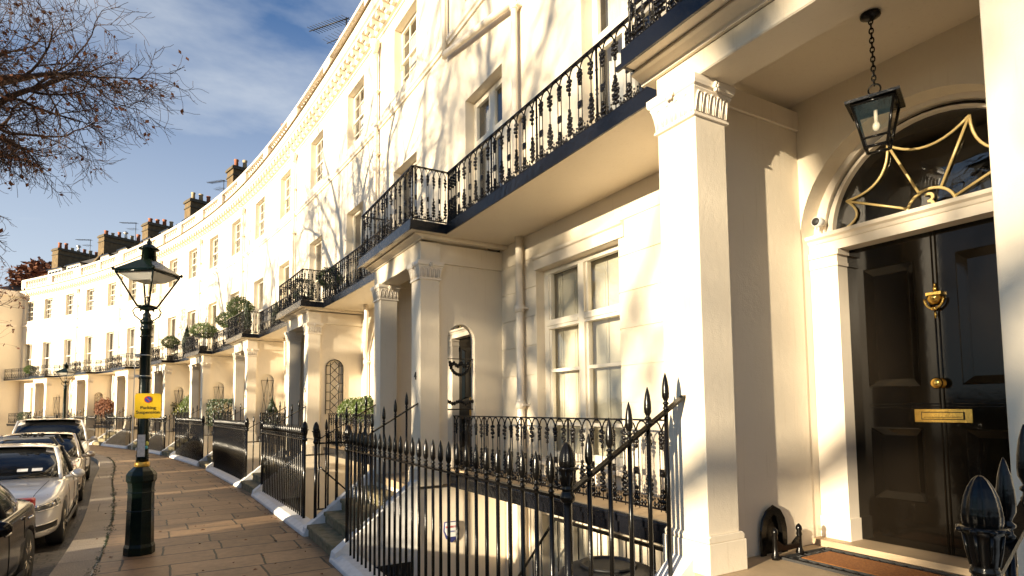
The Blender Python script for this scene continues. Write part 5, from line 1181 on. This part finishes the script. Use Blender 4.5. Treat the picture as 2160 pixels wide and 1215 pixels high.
# ---------------------------------------------------------------- trees of the central garden
def tree_mesh(seed, height, rtrunk, fork, spread, levels=5, twig_n=5, leaves=0, droop=.25, dirs=None, leaf_r=.05, kids=(3, 4)):
    rnd = random.Random(seed); T = MB(); Bm = MB(); Lf = MB()
    T.tube([(0, 0, -.2), (0, 0, .3), (rnd.uniform(-.1, .1), rnd.uniform(-.1, .1), fork * .5), (rnd.uniform(-.15, .15), rnd.uniform(-.15, .15), fork)], [rtrunk * 1.25, rtrunk * 1.05, rtrunk * .95, rtrunk * .85], 10)
    def leaf(p):
        for _ in range(rnd.randint(1, 3)):
            a = Vector((rnd.gauss(0, 1), rnd.gauss(0, 1), rnd.gauss(0, 1))).normalized(); b = a.orthogonal().normalized(); s1 = leaf_r * rnd.uniform(.6, 1.4); q = p + Vector((rnd.gauss(0, .05), rnd.gauss(0, .05), rnd.gauss(0, .05)))
            Lf.add([q - a * s1, q + b * s1 * .6, q + a * s1, q - b * s1 * .6], [[0, 1, 2, 3]])
    def branch(p, d, ln, r, lv):
        n = 6 if lv < 3 else 5; pts = [p]; rs = [r]; q = p.copy(); dd = d.copy()
        for i in range(n):
            t = (i + 1) / n
            w = Vector((rnd.gauss(0, 1), rnd.gauss(0, 1), rnd.gauss(0, 1))) * (.16 if lv < 2 else .20)
            g = Vector((0, 0, -droop * (1.4 if lv >= 2 else .3) * (1 - t) + (.30 if lv >= 2 else .10) * t))
            dd = (dd + w + g * .55).normalized(); q = q + dd * ln / n; pts.append(q.copy()); rs.append(max(r * (1 - .62 * t), .0035))
        (Bm).tube(pts, rs, 8 if lv == 0 else 6 if lv == 1 else 4 if lv == 2 else 3, cap=False)
        if lv >= levels:
            if leaves and rnd.random() < leaves: leaf(pts[-1])
            return
        k = rnd.randint(*kids) + (twig_n if lv >= 2 else 0)
        for j in range(k):
            t = rnd.uniform(.25, 1) if lv else rnd.uniform(.4, 1); i = min(n - 1, int(t * n)); f = t * n - i; pp = pts[i].lerp(pts[i + 1], min(1, max(0, f))); dr = (pts[i + 1] - pts[i]).normalized()
            side = Vector((rnd.gauss(0, 1), rnd.gauss(0, 1), rnd.gauss(0, 1))); side = (side - dr * side.dot(dr)).normalized()
            nd = (dr * rnd.uniform(.5, 1.0) + side * rnd.uniform(.5, .95)).normalized()
            branch(pp, nd, ln * rnd.uniform(.42, .68), max(rs[i] * rnd.uniform(.45, .68), .004), lv + 1)
        if lv < levels - 1: branch(pts[-1], dd, ln * .6, rs[-1], lv + 1)
    D_ = dirs or [(math.cos(a), math.sin(a), rnd.uniform(.7, 1.5)) for a in [2 * math.pi * (i + rnd.uniform(-.2, .2)) / spread for i in range(spread)]]
    for i, d in enumerate(D_): branch(Vector((0, 0, fork * (1 if i % 2 == 0 else .88))), Vector(d[:3]).normalized(), (height - fork) * (d[3] if len(d) > 3 else rnd.uniform(.45, .6)), rtrunk * rnd.uniform(.5, .72), 0)
    return T.mesh('trunk', 'bark'), Bm.mesh('branches', 'twig', recalc=False), (Lf.mesh('leaves', 'rust', recalc=False) if leaves else None)
def tree(label, x, y, meshes, rot=0., scale=1., group='bare trees of the central garden', cat='tree', name='bare_tree'):
    t = thing(name, label, cat, (x, y, -.13), rot, group); t.scale = (scale,) * 3
    tr = link('trunk', meshes[0], t); cr_ = link('crown', meshes[1], t)
    if meshes[2]: link('leaves', meshes[2], t)
    return t
VIEW = tree_mesh(21, 13, .26, 6.3, 4, levels=4, twig_n=5, leaves=.07, droop=.34, leaf_r=.04,
    dirs=[(1, -.15, .22, .44), (1, .20, .50, .44), (-.4, .8, 1.0, .5), (-.8, -.4, .9, .5), (.9, -.4, .9, .46), (.9, .1, .85, .5), (.8, .45, .10, .36)])
tree('big bare plane tree whose twiggy limbs fill the top left of the sky', -11.2, 9.0, VIEW)
SH1 = tree_mesh(5, 16, .36, 5.5, 4, levels=3, twig_n=3, droop=.12); SH2 = tree_mesh(9, 14, .28, 4.2, 5, levels=4, twig_n=2, droop=.15)
TLAB = ['bare garden tree behind the camera whose shadow falls on the big ground-floor window', 'bare garden tree far behind the camera, opposite the black door', 'tallest bare garden tree, farthest back behind the camera', 'bare many-forked garden tree behind the camera, left of the tallest', 'bare garden tree just across the road, nearest the hedge', 'bare garden tree deep in the garden, level with the ball topiaries', 'bare garden tree farthest along the crescent', 'bare garden tree standing alone in the middle of the lawn']
for i, (s, o, me, rt, sc) in enumerate(((-19, 46.0, SH2, 2.1, 1.55), (-10, 40, SH2, 4.0, 1.45), (0, 38, SH2, 2.7, 1.4), (-3.0, 33, SH2, 5.0, 1.1), (11.5, 16.5, SH1, 1.7, 1.0), (19, 22, SH2, 5.2, 1.1), (27, 20, SH1, 2.6, 1.0), (3, 26, SH1, 3.6, 1.15))):
    p = M(s, o); tree(TLAB[i], p.x, p.y, me, rt, sc)
RUSTT = tree_mesh(33, 10.0, .18, 4.6, 6, levels=3, twig_n=3, leaves=1.0, droop=.05, leaf_r=.07)
tree('tree holding withered rust-brown leaves at the far left edge', -23.5, 23.0, RUSTT, 1.0, 1.0, None, name='brown_leaved_tree')
t = thing('roof_shrub', 'rust-coloured shrub showing above the roofline at the far left', 'shrub', M(61.6, -1.9, 12.0), 0); f = link('foliage', BUSH_R, t, (0, 0, .5)); f.scale = (2.0, 2.0, 1.6)
# unseen hedge added to shade the pavement; gaps let sun streaks through
HL_ = ['first, rearmost', 'second', 'third', 'fourth', 'fifth', 'sixth', 'seventh', 'eighth, farthest']
for i, (a, b, h) in enumerate(((-14, -8.3, 2.2), (-7.9, -2.2, 2.1), (-1.4, 3.9, 2.2), (4.6, 7.8, 2.05), (9.1, 13.2, 2.1), (14.6, 18.6, 2.0), (20.0, 26, 2.1), (28, 42, 2.1))):
    base = M((a + b) / 2, 12.6, -.13); t = thing('shade_hedge', HL_[i] + ' run of unseen hedge added across the road to shade the pavement', 'hedge', base, 0, 'unseen hedges added across the road for shade'); H = House(t, base)
    hb = MB(); hb.box(a, b, 12.25, 12.95, -.13, h - .2); H.part(hb, 'hedge_core', 'leaf2')
    hl = MB(); rr = random.Random(i)
    for _ in range(int((b - a) * 420)):
        x = rr.uniform(a - .08, b + .08); face = rr.random()
        y = 12.2 + rr.uniform(-.08, .08) if face < .4 else (13.0 + rr.uniform(-.08, .08) if face < .55 else rr.uniform(12.1, 13.1)); z = rr.uniform(0, h) if face < .55 else h - .15 + rr.gauss(0, .10)
        u_ = Vector((rr.gauss(0, 1), rr.gauss(0, 1), rr.gauss(0, 1))).normalized(); v_ = u_.orthogonal().normalized(); q = Vector((x, y, z)); hl.add([q - u_ * .06, q + v_ * .03, q + u_ * .06, q - v_ * .03], [[0, 1, 2, 3]])
    H.part(hl, 'foliage', 'leaf2')
